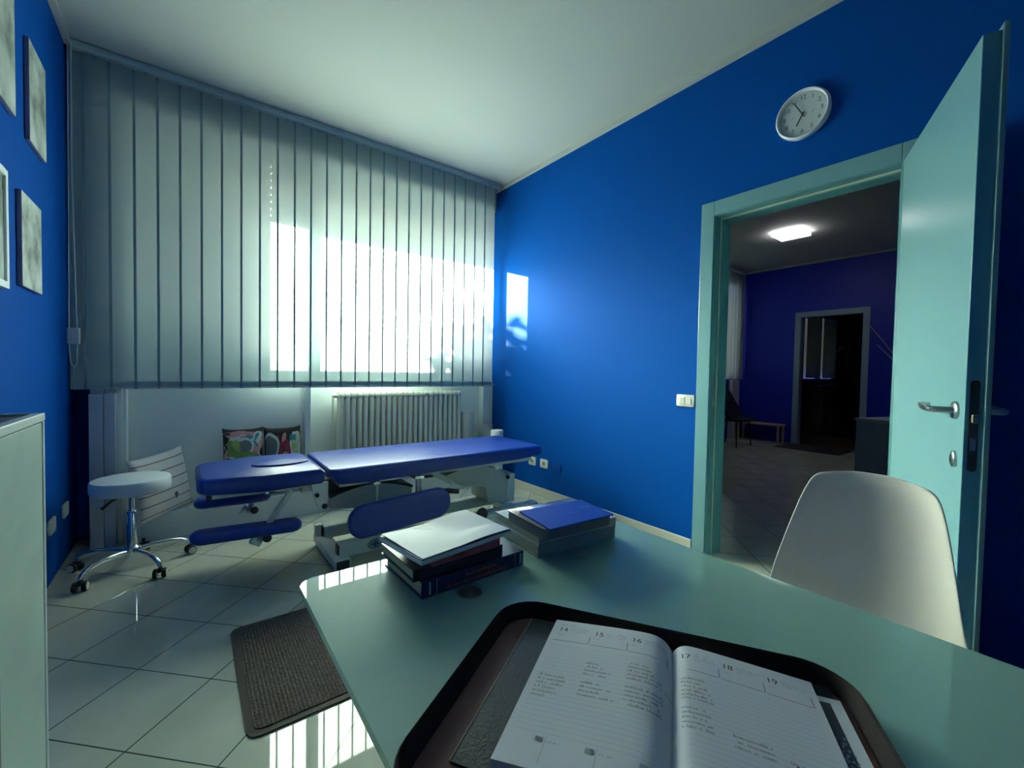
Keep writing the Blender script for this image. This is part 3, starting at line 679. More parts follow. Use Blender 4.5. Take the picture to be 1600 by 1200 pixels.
# lifting arms under plastic covers
arch = [(.66, .30)]+[(.66+.50*k/12, .345+.075*math.sin(PI*(.12+.80*k/12))) for k in range(13)]+[(1.16, .30), (1.0, .285), (.8, .285)]
a1 = obj('lift_cover', prism(arch, -.12, .10, XZ(2.70), bevel=.006), COVERG, tb_, True)
top = [(.655+.51*k/12, .352+.078*math.sin(PI*(.12+.80*k/12))) for k in range(13)]
obj('cover_edging', prism(top+[(x, z-.014) for x, z in reversed(top)], -.125, .105, XZ(2.70)), BLACK, tb_).parent = a1
arch = [(1.42, .40)]+[(1.42+.53*k/14, .388+.045*math.sin(PI*(.10+.9*k/14))-.05*(k/14)**3) for k in range(15)]+[(1.955, .15), (1.88, .135), (1.80, .14), (1.765, .16), (1.755, .26), (1.72, .275), (1.55, .30), (1.45, .355)]
a2 = obj('lift_cover', prism(arch, -.12, .10, XZ(2.72), bevel=.006), COVERG, tb_, True)
top = [(1.415+.54*k/14, .395+.047*math.sin(PI*(.10+.9*k/14))-.05*(k/14)**3) for k in range(12)]
obj('cover_edging', prism(top+[(x, z-.015+.012*i/11) for i, (x, z) in reversed(list(enumerate(top)))], -.125, .105, XZ(2.72)), BLACK, tb_).parent = a2
b = bx(1.955, 2.02, 2.62, 2.80, .12, .335, bevel=.006); bx(1.90, 1.96, 2.80, 2.86, .13, .46, bevel=.004, bm=b); obj('lift_column', b, FRAMEW, tb_)
b = beam((.66, 2.86, .40), (1.30, 2.86, .14), .05, .03); beam((1.34, 2.86, .42), (1.95, 2.86, .15), .05, .03, b); beam((1.25, 2.56, .465), (1.44, 2.57, .35), .045, .03, b)
obj('lift_arm', b, FRAMEW, tb_)
obj('motor_box', bx(1.25, 1.36, 2.60, 2.72, .40, .455, bevel=.008), BLACK, tb_)
for x, y, z in ((1.435, 2.595, .352), (1.94, 2.61, .318)):
    obj('pivot_cap', lathe([(0, 0), (.015, 0), (.016, .008), (.012, .016), (0, .018)], 16, basis((x, y, z), (1, 0, 0), (0, 0, 1), (0, -1, 0))), BLACK, tb_, True)
pd = obj('foot_pedal', lathe([(0, 0), (.035, .002), (.042, .012), (.035, .022), (0, .026)], 20, basis((1.545, 2.36, .175), (1, 0, .05), (0, .3, .95))), BLACK, tb_, True)
obj('pedal_arm', tube([(1.57, 2.37, .175), (1.66, 2.42, .14), (1.80, 2.46, .12)], .007, 8), STEEL, tb_, True).parent = pd
b = scribble(1.755, 1.87, .092, .018, basis((0, 2.4605, 0), (1, 0, 0), (0, 0, 1)), rnd=random.Random(5), fill=1.0); scribble(1.83, 1.885, .093, .022, basis((0, 2.4603, 0), (1, 0, 0), (0, 0, 1)), bm=b, rnd=random.Random(2), fill=1.0)
obj('rail_lettering', b, INK, tb_)
E0 = basis((.875, 2.4612, .098), (1, 0, 0), (0, 0, 1))
b = lathe([(0, -.001), (.036, -.001), (.036, .0006), (0, .0006)], 24, E0 @ Matrix.Diagonal((1.35, .9, 1, 1)))
bd = obj('rail_badge', b, mat('badge_grey', (.26, .32, .36), .5), tb_)
b = bx(-.022, .022, -.0065, .0065, .0006, .0012, mtx=E0); bx(-.0065, .0065, -.022, .022, .0006, .0012, bm=b, mtx=E0)
obj('badge_cross', b, mat('badge_blue', (.03, .10, .24), .5), tb_).parent = bd

# ------------------------------------------------------------------ floor mat
t = thing('door_mat', 'brown ribbed floor mat on the tiles left of the desk', 'mat', (.37, 1.80, 0))
obj('mat_border', prism(rrect(.138, .60, 1.462, 2.135, .035), 0, .006, bevel=.002), mat('brown_rubber', (.075, .058, .042), .6), t, True)
MATW = ramp_mat('brown_ribbed_pile', 'noise', [(.35, (.045, .036, .028)), (.55, (.125, .10, .078)), (.72, (.24, .21, .17))], 260, detail=2, rough=.95)
nt = MATW.node_tree; wv = nt.nodes.new('ShaderNodeTexWave'); wv.inputs['Scale'].default_value = 26; wv.bands_direction = 'X'; tc = nt.nodes.new('ShaderNodeTexCoord'); bp = nt.nodes.new('ShaderNodeBump'); bp.inputs['Distance'].default_value = .0016
nt.links.new(tc.outputs['Object'], wv.inputs['Vector']); nt.links.new(wv.outputs['Fac'], bp.inputs['Height']); nt.links.new(bp.outputs[0], nt.nodes['Principled BSDF'].inputs['Normal'])
obj('mat_pile', prism(rrect(.160, .578, 1.485, 2.112, .02), .006, .0095, bevel=.0015), MATW, t, True)

# ------------------------------------------------------------------ desk
DX0, DX1, DYN, DYF, ZD = .150, .858, -.75, .808, .75
dk = thing('glass_desk', 'desk with a frosted green glass top on steel legs in the foreground', 'desk', (.5, 0, 0))
DISC = mat('turned_steel', (.40, .47, .44), .32, metal=1)
nt = DISC.node_tree; tg = nt.nodes.new('ShaderNodeTangent'); tg.direction_type = 'RADIAL'; tg.axis = 'Z'; nt.nodes['Principled BSDF'].inputs['Anisotropic'].default_value = .9; nt.nodes['Principled BSDF'].inputs['Anisotropic Rotation'].default_value = .25
nt.links.new(tg.outputs[0], nt.nodes['Principled BSDF'].inputs['Tangent'])
gt = obj('glass_top', prism(rrect(DX0, DX1, DYN, DYF, .022), ZD-.012, ZD, bevel=.002), [GLASS, GEDGE], dk)
for p in gt.data.polygons:
    if abs(p.normal.z) < .9: p.material_index = 1
for (x, y) in ((.374, .602), (.642, .610), (.374, -.55), (.642, -.55)):
    lg = obj('leg', lathe([(0, 0), (.03, 0), (.03, .006), (.022, .01), (.022, .725), (.028, .728), (.028, ZD-.012), (0, ZD-.012)], 20, Matrix.Translation((x, y, 0))), STEEL, dk, True)
    nd = obj('disc', lathe([(0, ZD), (.0205, ZD), (.021, ZD+.0012), (.020, ZD+.002), (0, ZD+.0021)], 36, Matrix.Translation((x, y, 0))), DISC, dk, origin=(x-.5, y, ZD))
b = bmesh.new()
for y in (.606, -.55): tube([(.374, y, .60), (.642, y, .60)], .016, 12, bm=b)
tube([(.508, .606, .60), (.508, -.55, .60)], .016, 12, bm=b); obj('leg_brace', b, STEEL, dk, True)

# ------------------------------------------------------------------ books, left stack
def book(name, label, cat, o, deg, w_, d_, h_, cover, spine='front', ct=.0025, inset=.003, group=None, pages=PAGES):
    """closed book: local x along spine 0..w_, y depth 0..d_, spine on y=0"""
    t = thing(name, label, cat, o, math.radians(deg), group)
    b = bx(0, w_, 0, d_, 0, ct); bx(0, w_, 0, d_, h_-ct, h_, bm=b); bx(0, w_, 0, ct, ct, h_-ct, bm=b)
    obj('cover', b, cover, t, local=True)
    obj('page_block', bx(inset, w_-inset, ct, d_-inset, ct, h_-ct), pages, t, local=True)
    return t
NAVY = mat('navy_cover', (.02, .05, .12), .35); NAVY2 = mat('dark_navy_cover', (.012, .02, .05), .3)
RDC = mat('dusty_red_cover', (.36, .10, .12), .5); ORG = mat('orange_ink', (.80, .20, .08), .5)
GP = 'books stacked on the glass desk'
SP = basis((0, -.0004, 0), (1, 0, 0), (0, 0, 1))
t = book('book', 'thick navy book with orange spine lettering, bottom of the left stack', 'book', (.300, .630, ZD), 1.5, .214, .150, .028, NAVY, group=GP)
b = scribble(.045, .175, .004, .010, SP, rnd=random.Random(1), fill=1); scribble(.085, .150, .0155, .008, SP, bm=b, rnd=random.Random(4), fill=1)
obj('spine_title', b, ORG, t, local=True)
b = bx(.027, .028, -.0006, 0, .001, .027); bx(.193, .194, -.0006, 0, .001, .027, bm=b); bx(.2045, .208, -.0006, 0, .004, .024, bm=b); bx(.013, .0165, -.0006, 0, .004, .024, bm=b)
obj('spine_marks', b, INKW, t, local=True)
t = book('book', 'dark navy book second from the bottom of the left stack', 'book', (.288, .636, ZD+.0285), 1.5, .180, .135, .020, NAVY2, group=GP)
obj('spine_title', scribble(.05, .10, .010, .004, SP, rnd=random.Random(8), fill=.7), INKG, t, local=True)
t = book('book', 'dusty red book under the white booklet in the left stack', 'book', (.318, .628, ZD+.049), 3.0, .140, .115, .0195, RDC, group=GP)
obj('spine_title', text('TCI', .014, basis((.048, -.0005, .0098), (1, 0, 0), (0, 0, 1)), depth=.0003), INK, t, local=True)
# white booklet with a lifted cover on top
t = thing('booklet', 'white booklet with a wavy cover on top of the left stack', 'booklet', (.286, .602, ZD+.0690), math.radians(8), GP)
obj('page_block', bx(0, .195, 0, .135, 0, .007, bevel=.0008), PAPER, t, local=True)
b = bmesh.new(); n1, n2 = 16, 12; g = {}
for i in range(n1+1):
    for j in range(n2+1):
        u, v = i/n1, j/n2; z = .0088 + .0035*(u**2)*(v**1.5) + .002*math.sin(u*7+v*2)*v
        if v < .3 and u > .4: z += .002*math.sin((u-.4)/.6*PI)
        for s in (0, 1): g[s, i, j] = b.verts.new((.004+u*.19, .003+v*.131, z+s*.0006))
for i in range(n1):
    for j in range(n2):
        b.faces.new((g[1, i, j], g[1, i+1, j], g[1, i+1, j+1], g[1, i, j+1])); b.faces.new((g[0, i, j+1], g[0, i+1, j+1], g[0, i+1, j], g[0, i, j]))
for i in range(n1):
    b.faces.new((g[0, i, 0], g[0, i+1, 0], g[1, i+1, 0], g[1, i, 0])); b.faces.new((g[1, i, n2], g[1, i+1, n2], g[0, i+1, n2], g[0, i, n2]))
for j in range(n2):
    b.faces.new((g[1, 0, j], g[1, 0, j+1], g[0, 0, j+1], g[0, 0, j])); b.faces.new((g[0, n1, j], g[0, n1, j+1], g[1, n1, j+1], g[1, n1, j]))
obj('front_cover', b, mat('booklet_white', (.66, .74, .78), .45), t, smooth=True, local=True)
obj('inner_sheet', bx(.001, .194, .001, .134, .007, .0084), mat('booklet_blue_sheet', (.06, .16, .24), .4), t, local=True)
# ------------------------------------------------------------------ books, right stack
LG = mat('pale_grey_cover', (.42, .46, .42), .4); WC = mat('white_cover', (.60, .63, .62), .35)
t = book('book', 'thick pale book with worn grey pages, bottom of the right stack', 'book', (.556, .641, ZD), -4, .216, .165, .024, LG, group=GP)
t = book('book', 'white softcover book with black spine title in the right stack', 'book', (.556, .640, ZD+.0242), -4, .217, .166, .022, WC, group=GP)
b = scribble(.010, .125, .008, .0055, SP, rnd=random.Random(11), fill=.9); scribble(.165, .196, .008, .0045, SP, bm=b, rnd=random.Random(12), fill=.9); bx(.0, .216, -.0005, 0, .001, .0018, bm=b)
obj('spine_title', b, INK, t, local=True)
obj('cover_text', scribble(-.155, -.12, .012, .004, basis((0, 0, .0222), (0, -1, 0), (1, 0, 0)), rnd=random.Random(3), fill=.8), INKG, t, local=True)
obj('page_marker', bx(.14, .165, .164, .176, .018, .0186), mat('red_paper', (.5, .06, .04), .5), t, local=True)
t = thing('notebook', 'grey spiral notebook under the blue leaflet in the right stack', 'notebook', (.533, .608, ZD+.0465), math.radians(-4.5), GP)
obj('page_block', prism(rrect(.012, .190, .006, .138, .006), 0, .021, bevel=.001), mat('dark_grey_pages', (.22, .23, .24), .6), t, True, local=True)
obj('cover', prism(rrect(.010, .192, .004, .140, .007), .021, .0228, bevel=.0005), mat('smoky_plastic_cover', (.20, .21, .22), .2, coat=.3), t, True, local=True)
b = tube([(.197+.004*math.cos(a*PI/4), .010+.0022*a/2, .0115+.0105*math.sin(a*PI/4)) for a in range(0, 112)], .0007, 5); obj('spiral', b, BLACK, t, local=True)
t = thing('leaflet', 'bright blue glossy leaflet on top of the right stack', 'leaflet', (.545, .600, ZD+.0700), math.radians(-5.5), GP)
b = bmesh.new(); pts2 = [(.0, .004), (.178, .0), (.20, .045), (.186, .118), (.012, .118)]
obj('cover', prism([(.004, .0), (.176, .006), (.182, .118), (.010, .118)], 0, .0025), mat('bright_blue_print', (.0, .085, .62), .5, spec=.15), t, local=True)
obj('printed_lines', scribble(.135, .172, .07, .006, basis((0, 0, .0026), (1, 0, 0), (0, 1, 0)), bm=bx(.09, .12, .055, .0555, .0025, .0027), rnd=random.Random(6)), mat('pale_blue_ink', (.12, .28, .62), .5), t, local=True)

# ------------------------------------------------------------------ tray with the open diary (u,v frame turned on the desk)
AR = math.atan2(-.845, .535)
A = Matrix.Rotation(AR, 4, 'Z')
def at(u, v, z=ZD): q = A @ Vector((u, v, 0)); return (q.x, q.y, z)
tr = thing('leather_case', 'open brown leather case with a raised black rim under the diary', 'case', at(-.015, .47, ZD+.0004), AR)
U0, U1, V0, V1 = -.229, .204, .280, .615
def ring(ins, z, r): return [(x-(-.015), y-.47, z) for x, y in rrect(U0+ins, U1-ins, V0+ins, V1-ins, r, 8)]
b = bmesh.new(); rs = [ring(.008, 0, .05), ring(.002, .010, .055), ring(0, .022, .058), ring(.0025, .0255, .055), ring(.005, .024, .05), ring(.0105, .006, .045), ring(.0125, .0035, .043)]
vr = [[b.verts.new(p) for p in r] for r in rs]
for q, w2 in zip(vr, vr[1:]):
    for k in range(len(q)): b.faces.new((q[k], q[(k+1) % len(q)], w2[(k+1) % len(q)], w2[k]))
b.faces.new(vr[0][::-1]); b.faces.new(vr[-1])
obj('rim', b, mat('black_leather', (.016, .012, .012), .7, spec=.2, bump=.3, bscale=400), tr, True, local=True)
obj('base_pad', prism([(x+.015, y-.47) for x, y in rrect(U0+.013, U1-.013, V0+.013, V1-.013, .042)], .0036, .0052), mat('brown_leather', (.20, .095, .075), .6, spec=.3, noise=.12, nscale=25, bump=.35, bscale=300), tr, local=True)
ZT_ = ZD + .0055
# diary; local origin at spine foot
DU, DV = .008, .352; DH = .237
di = thing('diary', 'open weekly diary showing days 14 to 20 with handwritten notes', 'diary', at(DU, DV, ZT_), AR)
b = bx(-.194, .0, -.006, DH+.006, 0, .0022, bevel=.0008); bx(0, .172, -.006, DH+.006, 0, .0022, bevel=.0008, bm=b)
obj('cover', b, mat('dark_green_leather', (.011, .017, .015), .33, bump=.3, bscale=350), di, local=True)
b = tube([(-.194, -.006, .0022), (-.194, DH+.006, .0022)], .0009, 6); obj('cover_stitching', b, mat('tan_thread', (.45, .36, .26), .6), di, local=True)
def zl(u):   # u from 0 (spine) to -.155
    s = -u/.155
    return .0035 + .0205*(1-math.exp(-s*16))*(1-.62*max(0, s-.12)**1.15)
def zr(u):
    s = u/.152
    return .0035 + .0150*(1-math.exp(-s*22))*(1-.86*max(0, s-.10)**1.05)
def page(name, sgn, wdt, zf, m):
    b = bmesh.new(); n = 30; us = [sgn*wdt*(k/n)**1.5 for k in range(n+1)]
    top = [[b.verts.new((u, v, zf(u))) for v in (0, DH)] for u in us]; bot = [[b.verts.new((u*(1.0), v, .0023)) for v in (0, DH)] for u in us]
    for k in range(n):
        for G, fl in ((top, 0), (bot, 1)):
            f = [G[k][0], G[k+1][0], G[k+1][1], G[k][1]]; b.faces.new(f)
        for e in (0, 1): b.faces.new((bot[k][e], bot[k+1][e], top[k+1][e], top[k][e]))
    for k in (0, n): b.faces.new((bot[k][0], bot[k][1], top[k][1], top[k][0]))
    return obj(name, b, m, di, True, local=True)
DP = mat('diary_paper', (.74, .76, .78), .75)
pl = page('left_page', -1, .155, zl, DP); pr = page('right_page', 1, .152, zr, DP)
def lay(b, zf):
    bmesh.ops.subdivide_edges(b, edges=[e for e in b.edges if e.calc_length() > .012], cuts=4)
    for v in b.verts: v.co.z = zf(v.co.x) + .00035
    return b
FL = Matrix.Identity(4)
rr = random.Random(21)
def T(x, y): return Matrix.Translation((x, y, 0))
def line(b, x0, y0, x1, y1, w_=.0004):
    d = Vector((x1-x0, y1-y0, 0)).normalized(); n_ = Vector((-d.y, d.x, 0))*w_; p, q = Vector((x0, y0, 0)), Vector((x1, y1, 0)); k = max(1, int((q-p).length/.01))
    for i in range(k):
        a, c = p.lerp(q, i/k), p.lerp(q, (i+1)/k); b.faces.new([b.verts.new(v) for v in (a-n_, c-n_, c+n_, a+n_)])
def fill_page(pg, zf, cols, nums, edge0, edge1):
    b = bmesh.new(); bl_ = bmesh.new(); bg_ = bmesh.new(); hw_ = bmesh.new(); cw = (edge1-edge0)/3
    for k in range(3):
        x = edge0+cw*k
        text(nums[k], .0125, T(x+.0085, DH-.022), b)
        for j, (yy, h_) in enumerate(((.0145, .0016), (.018, .0016), (.0215, .0016), (.025, .0013))):
            if (k == 0 or j): scribble(x+.018, x+.018+cw*(.5 if j else .4), DH-yy-.001, h_*1.2, bm=bg_, rnd=rr)
        scribble(x+.002, x+.010, DH-.0335, .0016, bm=bg_, rnd=rr)
        line(bg_, x, DH-.047, x+cw-.003, DH-.047); line(bg_, x+cw-.002, DH-.047, x+cw-.002, DH-.031)
    if nums[0] == '14': scribble(edge0+.003, edge0+.022, DH-.011, .0020, bm=bg_, rnd=rr)
    for k in range(22):
        y = DH-.058-.0066*k; line(bl_, edge0, y, edge1-.002, y, .00018)
    for k, rows in enumerate(cols):
        for (r_, l_) in rows:
            x = edge0+cw*k+.003; y = DH-.058-.0066*r_; scribble(x, x+cw*l_, y+.0006, .0042, bm=hw_, rnd=rr, fill=.85)
    for k in range(3):
        x = edge0+cw*k+.026
        bx(x-.001, x+.007, DH-.2075, DH-.2015, 0, .00001, bm=bl_)
        scribble(x+.011, x+.022, DH-.206, .0022, bm=bg_, rnd=rr); line(bl_, x+.009, DH-.20, x+.009, .006, .0003)
    obj('day_numbers', lay(b, zf), INK, di, local=True).parent = pg
    obj('ruled_lines', lay(bl_, zf), INKL, di, local=True).parent = pg
    obj('printed_text', lay(bg_, zf), INKG, di, local=True).parent = pg
    obj('handwriting', lay(hw_, zf), mat('pen_ink', (.13, .14, .16), .6), di, local=True).parent = pg
fill_page(pl, zl, [[(9, .62), (10, .72), (11, .6), (12, .5), (13, .55), (14, .4)], [(4, .3), (5, .4), (6, .6), (7, .5), (9.2, .45), (10.2, .7), (11.2, .5), (12.2, .78)], [(2, .5), (3, .55), (4, .6), (5, .85), (6, .95), (8.2, .8), (9.2, .8), (10.2, .7), (11.2, .75), (12.2, .8)]], ('14', '15', '16'), -.148, -.004)
fill_page(pr, zr, [[(1, .5), (2, .4), (3, .6), (4, .6), (5, .7), (5.8, .7), (8, .5), (9, .6), (10, .5), (11, .6), (12, .6)], [(11, .7), (12, .7), (13, .7)], [(12.4, .5)]], ('17', '18', '19'), .006, .146)
b = text('20', .0125, T(.1115, .093)); scribble(.121, .142, .096, .0018, bm=b, rnd=rr); scribble(.121, .140, .092, .0018, bm=b, rnd=rr)
obj('day_numbers', lay(b, zr), INK, di, local=True).parent = pr
pc_ = thing('postcard', 'postcard with a dark picture and white border tucked behind the right diary page', 'postcard', at(.16, .47, ZT_+.0023), AR)
obj('card', bx(-.035, .024, -.085, .103, .0, .0010, bevel=.0003), PAPER, pc_, local=True)
PIC = ramp_mat('dark_photo', 'noise', [(.3, (.03, .035, .045)), (.6, (.06, .068, .075))], 30, rough=.3)
obj('picture', bx(-.034, .012, -.083, .094, .001, .0012), PIC, pc_, local=True)
rq = random.Random(9)
for nm, col, n_, (ua, ub), (va, vb), (ra_, rb_) in (('blossoms', (.36, .10, .07), 26, (-.004, .006), (-.03, .03), (.002, .004)), ('sparkles', (.16, .34, .48), 40, (-.002, .013), (-.01, .05), (.0006, .0016)), ('leaves', (.03, .12, .07), 24, (.002, .013), (-.06, -.005), (.002, .004)), ('pale_petals', (.45, .45, .38), 10, (-.002, .009), (-.08, -.045), (.003, .005))):
    b = bmesh.new()
    for k in range(n_):
        r_ = rq.uniform(ra_, rb_); lathe([(0, .0012), (r_, .0012), (r_, .00135), (0, .00135)], 8, T(rq.uniform(ua, ub), rq.uniform(va, vb)) @ Matrix.Diagonal((1, 1.3, 1, 1)), b)
    obj(nm, b, mat('photo_'+nm, col, .4), pc_, local=True)

# ------------------------------------------------------------------ white shell chair across the desk
ch = thing('shell_chair', 'white moulded shell chair pulled up to the right side of the desk', 'chair', (1.115, .312, 0), PI/2)
prof = [(.215, .425, .165), (.205, .447, .178), (.17, .452, .19), (.10, .440, .20), (.02, .430, .205), (-.06, .430, .206), (-.13, .437, .205), (-.18, .460, .202), (-.21, .50, .198), (-.228, .55, .192), (-.243, .61, .183), (-.256, .67, .172), (-.268, .73, .160), (-.278, .78, .149), (-.286, .82, .139), (-.292, .850, .130), (-.295, .868, .119), (-.296, .876, .102)]
b = bmesh.new(); NS = 24; rows = []
for i, (y, z, hw2) in enumerate(prof):
    back = max(0, min(1, (z-.44)/.14)) if i > 5 else 0
    rows.append([])
    for k in range(NS+1):
        s = 2*k/NS-1; e = abs(s)**2.6
        rows[-1].append(b.verts.new((hw2*s, y + .075*e*back*(1-.45*max(0, (z-.6)/.26)), z + (1-back)*.055*e*(1 if i > 1 else .4) - .010*back*e*max(0, (z-.80)/.08))))
for i in range(len(prof)-1):
    for k in range(NS): b.faces.new((rows[i][k], rows[i][k+1], rows[i+1][k+1], rows[i+1][k]))
bmesh.ops.recalc_face_normals(b, faces=b.faces[:])
bmesh.ops.solidify(b, geom=b.faces[:], thickness=.006)
so_ = obj('shell', b, CHAIRW, ch, smooth='all', local=True)
sm = so_.modifiers.new('s', 'SUBSURF'); sm.levels = 1; sm.render_levels = 2
WOOD = mat('beech_wood', (.45, .28, .14), .5, noise=.15, nscale=20)
for sx, sy in ((-1, 1), (1, 1), (-1, -1), (1, -1)):
    obj('leg', tube([(sx*.10, sy*.09-.02, .415), (sx*.19, sy*.19-.02, 0)], [.016, .010], 12), WOOD, ch, True, local=True)
b = tube([(-.10, .07, .405), (.10, -.11, .405)], .008, 8); tube([(.10, .07, .405), (-.10, -.11, .405)], .008, 8, bm=b); tube([(-.145, .12, .21), (.145, -.16, .21)], .004, 6, bm=b); tube([(.145, .12, .21), (-.145, -.16, .21)], .004, 6, bm=b)
obj('leg_brace', b, DGREY, ch, True, local=True)

# ================================================================== ROOM BEYOND THE DOORWAY
FX = 8.1
FDY0, FDY1, FDZ = 2.0, 2.84, 2.11
b = bx(FX, FX+.12, YB, FDY0, 0, H); bx(FX, FX+.12, FDY1, 3.88, 0, H, bm=b); bx(FX, FX+.12, FDY0, FDY1, FDZ, H, bm=b)
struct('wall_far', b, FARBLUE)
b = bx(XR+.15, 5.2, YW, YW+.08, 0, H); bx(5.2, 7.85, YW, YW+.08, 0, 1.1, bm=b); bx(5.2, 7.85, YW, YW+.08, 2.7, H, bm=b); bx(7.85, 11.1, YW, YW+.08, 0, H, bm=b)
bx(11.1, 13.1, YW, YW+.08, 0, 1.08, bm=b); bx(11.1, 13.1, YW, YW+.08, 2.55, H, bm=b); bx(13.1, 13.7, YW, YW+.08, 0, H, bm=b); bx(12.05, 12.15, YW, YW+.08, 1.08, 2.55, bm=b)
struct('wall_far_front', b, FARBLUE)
struct('floor_inner', bx(8.2, 13.7, 1.2, 4.0, -.1, 0.0), mat('brown_wood_floor', (.10, .055, .03), .35, noise=.2, nscale=6))
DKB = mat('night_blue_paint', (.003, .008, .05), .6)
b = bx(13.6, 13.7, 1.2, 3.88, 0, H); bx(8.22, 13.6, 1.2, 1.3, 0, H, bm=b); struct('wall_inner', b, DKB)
FRB = mat('grey_blue_lacquer', (.24, .36, .48), .4)
b = bx(FX-.014, FX, FDY1-.01, 2.915, 0, 2.185, bevel=.002); bx(FX-.014, FX, 1.925, FDY0+.01, 0, 2.185, bevel=.002, bm=b); bx(FX-.014, FX, FDY0+.01, FDY1-.01, FDZ-.01, 2.185, bevel=.002, bm=b)
bx(FX, FX+.12, FDY1-.012, FDY1, 0, FDZ, bm=b); bx(FX, FX+.12, FDY0, FDY0+.012, 0, FDZ, bm=b); bx(FX, FX+.12, FDY0+.012, FDY1-.012, FDZ-.012, FDZ, bm=b)
struct('door_2', b, FRB)
struct('trim_12', bx(FX-.03, FX, YB, 3.7, H-.03, H), CEIL)
struct('window_3', bx(XR+.152, 9.0, 3.93, 3.95, 1.0, 2.75), mat('added_glow_shutter', (.5, .52, .5), .6, trans=.26)); struct('window_4', bx(9.0, 13.6, 3.93, 3.95, 1.0, 2.75), mat('added_dim_shutter', (.3, .32, .3), .6, trans=.09))  # shutter sheets added outside the far windows, translucence sets the glow inside
fb = thing('vertical_blind', 'grey vertical blind across the window of the room beyond the door', 'blind', (6.5, 3.72, 1.06))
obj('headrail', bx(4.6, 8.05, 3.70, 3.74, H-.045, H-.003), RAILM, fb)
FBL = mat('grey_blind_fabric', (.34, .42, .44), .7, trans=.3)
for i in range(30):
    s = obj('slat', slat_bm(.0, H-.05-1.06, .127, .004, 4), FBL, fb, smooth='all', local=True); s.matrix_local = Matrix.Translation((4.66+.1145*i-6.5, .0, 0)) @ Matrix.Rotation(math.radians(3), 4, 'Z')
b = bx(7.72, 7.98, 3.735, YW, 0, 1.05, bevel=.003); struct('trim_13', b, PILAST)
# square ceiling lamp
cl = thing('ceiling_lamp', 'square lit ceiling lamp in the dark room beyond the door', 'lamp', (6.21, 2.325, H))
obj('lamp_base', bx(6.05, 6.37, 2.165, 2.485, H-.018, H-.001, bevel=.003), PAPER, cl)
obj('diffuser', bx(6.04, 6.38, 2.155, 2.495, H-.052, H-.018, bevel=.006), mat('lamp_diffuser', (.9, .9, .9), .5, emit=(1.0, .95, 1.0), estr=13.0), cl)
# bench
bn = thing('wooden_bench', 'low wooden bench against the dark blue wall beyond the door', 'bench', (7.9, 3.4, 0))
WB = mat('pale_worn_wood', (.42, .30, .22), .6)
obj('seat_board', bx(7.80, 8.06, 2.985, 3.70, .29, .315, bevel=.003), WB, bn)
for x in (7.82, 8.02):
    for y in (3.0, 3.65): obj('leg', bx(x, x+.025, y, y+.03, 0, .29), WB, bn)
# black lounge chair
lc = thing('black_chair', 'black chair with thin legs in front of the bench beyond the door', 'chair', (7.0, 3.42, 0))
obj('seat', bx(6.75, 7.25, 3.10, 3.56, .40, .45, bevel=.018), BLACK, lc)
b = bx(-.24, .24, -.03, .03, 0, .60, bevel=.015, mtx=Matrix.Translation((7.0, 3.30, .43)) @ Matrix.Rotation(math.radians(-32), 4, 'X')); obj('backrest', b, BLACK, lc)
for x, y, dx, dy in ((6.79, 3.21, -.03, -.03), (7.21, 3.21, .03, -.03), (6.79, 3.56, -.03, .03), (7.21, 3.56, .03, .03)):
    obj('leg', tube([(x, y, .41), (x+dx, y+dy, 0)], [.013, .009], 8), BLACK, lc, True)
# reception counter
rc = thing('counter', 'grey counter partly hidden behind the open turquoise door', 'counter', (5.0, 1.262, 0), math.radians(-18))
GC = mat('grey_laminate', (.40, .44, .48), .5)
obj('counter_body', bx(.0, 1.1, -1.0, 0, 0, .72), GC, rc, local=True); obj('counter_top', bx(-.01, 1.12, -1.01, .01, .72, .747, bevel=.003), mat('pale_grey_laminate', (.55, .60, .62), .4), rc, local=True)
dv = thing('dry_branches', 'dry bare branches in a vase on the counter beyond the door', 'branches', (5.55, .86, .747))
obj('vase', lathe([(0, 0), (.05, 0), (.075, .08), (.06, .2), (.03, .27), (.035, .3), (.028, .3), (.024, .27), (0, .05)], 20), GC, dv, True, local=True)
b = bmesh.new()
for tip in ((.62, .62, .98), (.45, .50, .74), (-.1, -.3, .9), (.2, -.35, .8), (.3, .2, .95)):
    tip = Vector(tip); tube([(0, 0, .06), tip*.4+Vector((0, 0, .12)), tip*.75+Vector((0, 0, .06)), tip], [.006, .006, .005, .003], 6, bm=b)
obj('branch', b, mat('dry_twig', (.36, .30, .30), .7), dv, True, local=True)
tag(obj('floor_mat', bx(7.45, FX-.02, 2.06, 2.93, 0, .008, bevel=.002), mat('dark_grey_mat', (.03, .03, .035), .9)), 'dark grey mat on the floor before the far doorway', 'mat')
tag(obj('rug', prism(rrect(9.75, 10.9, 2.5, 3.2, .05), 0, .008), mat('dark_rug', (.012, .01, .01), .9)), 'dark rug on the brown floor inside the far doorway', 'rug')
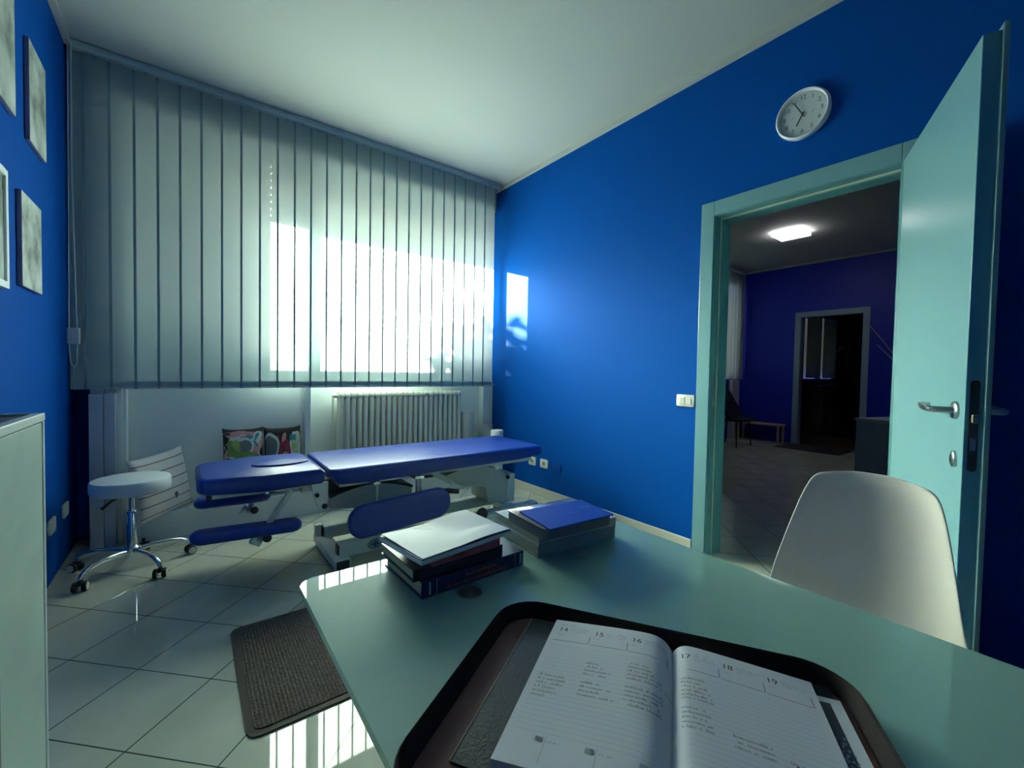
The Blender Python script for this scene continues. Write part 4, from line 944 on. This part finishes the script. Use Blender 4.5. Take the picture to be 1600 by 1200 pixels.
# inner room: blind panels, sideboard and orchid on a stand
for n_, (xa, xb, lab) in enumerate(((11.14, 12.04, 'pale panel curtain on the left half of the innermost window'), (12.16, 13.06, 'pale panel curtain on the right half of the innermost window'))):
    b = bmesh.new(); m_ = 24; cols_ = [[b.verts.new((xa+(xb-xa)*k/m_, 3.765+.012*math.sin(k*1.3), z)) for z in (1.10, 2.53)] for k in range(m_+1)]
    for k in range(m_): b.faces.new((cols_[k][0], cols_[k+1][0], cols_[k+1][1], cols_[k][1]))
    tag(obj('curtain', b, mat('pale_net_curtain', (.42, .52, .48), .8, trans=.13), smooth='all', origin=(xa, 3.765, 1.1)), lab, 'curtain')
sbd = thing('sideboard', 'dim pale sideboard under the innermost window', 'sideboard', (12.0, 3.6, 0))
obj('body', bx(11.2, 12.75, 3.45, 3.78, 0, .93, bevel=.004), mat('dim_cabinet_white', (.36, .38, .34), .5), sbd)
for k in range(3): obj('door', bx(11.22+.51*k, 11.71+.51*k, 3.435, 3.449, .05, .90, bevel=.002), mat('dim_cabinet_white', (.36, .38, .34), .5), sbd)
ps = thing('plant_stand', 'slim black stand under the orchid inside the far doorway', 'stand', (11.1, 2.93, 0))
obj('post', bx(11.08, 11.12, 2.91, 2.95, 0.02, 1.36), BLACK, ps); obj('foot_plate', bx(10.96, 11.24, 2.79, 3.07, 0, .02), BLACK, ps); obj('top_plate', bx(10.98, 11.22, 2.81, 3.05, 1.36, 1.375), BLACK, ps)
oc = thing('potted_orchid', 'orchid in a pale pot on the black stand inside the far doorway', 'plant', (11.1, 2.93, 1.375))
obj('pot', lathe([(0, 0), (.06, 0), (.095, .17), (.10, .18), (.09, .18), (.085, .15), (0, .15)], 20), mat('pale_terracotta', (.62, .50, .40), .6), oc, True, local=True)
b = bmesh.new()
for k in range(9):
    a = k*2.399; q = Matrix.Rotation(a, 4, 'Z') @ Matrix.Rotation(math.radians(-35), 4, 'Y')
    vs = [b.verts.new(Vector((0, 0, .15)) + (q @ Vector(p))) for p in ((0, 0, 0), (.10, .03, 0), (.24, .02, -.03), (.26, 0, -.04), (.24, -.02, -.03), (.10, -.03, 0))]; b.faces.new(vs)
obj('leaves', b, LEAF, oc, local=True)
b = bmesh.new(); bs = bmesh.new()
for k in range(3):
    a = k*2.1+.4; e = Vector((.22*math.cos(a), .22*math.sin(a), .38)); tube([(0, 0, .15), (e.x*.3, e.y*.3, .36), tuple(e)], .004, 6, bm=bs)
    for j in range(3):
        c = e + Vector((.03*j*math.cos(a), .03*j*math.sin(a), -.03*j))
        for f in range(5):
            q = Matrix.Rotation(f*1.257, 4, 'X'); vs = [b.verts.new(c + (q @ Vector(p))) for p in ((0, 0, 0), (0, .014, .022), (0, 0, .042), (0, -.014, .022))]; b.faces.new(vs)
obj('stems', bs, LEAF, oc, True, local=True); obj('flowers', b, mat('pale_petal', (.7, .6, .5), .6), oc, local=True)
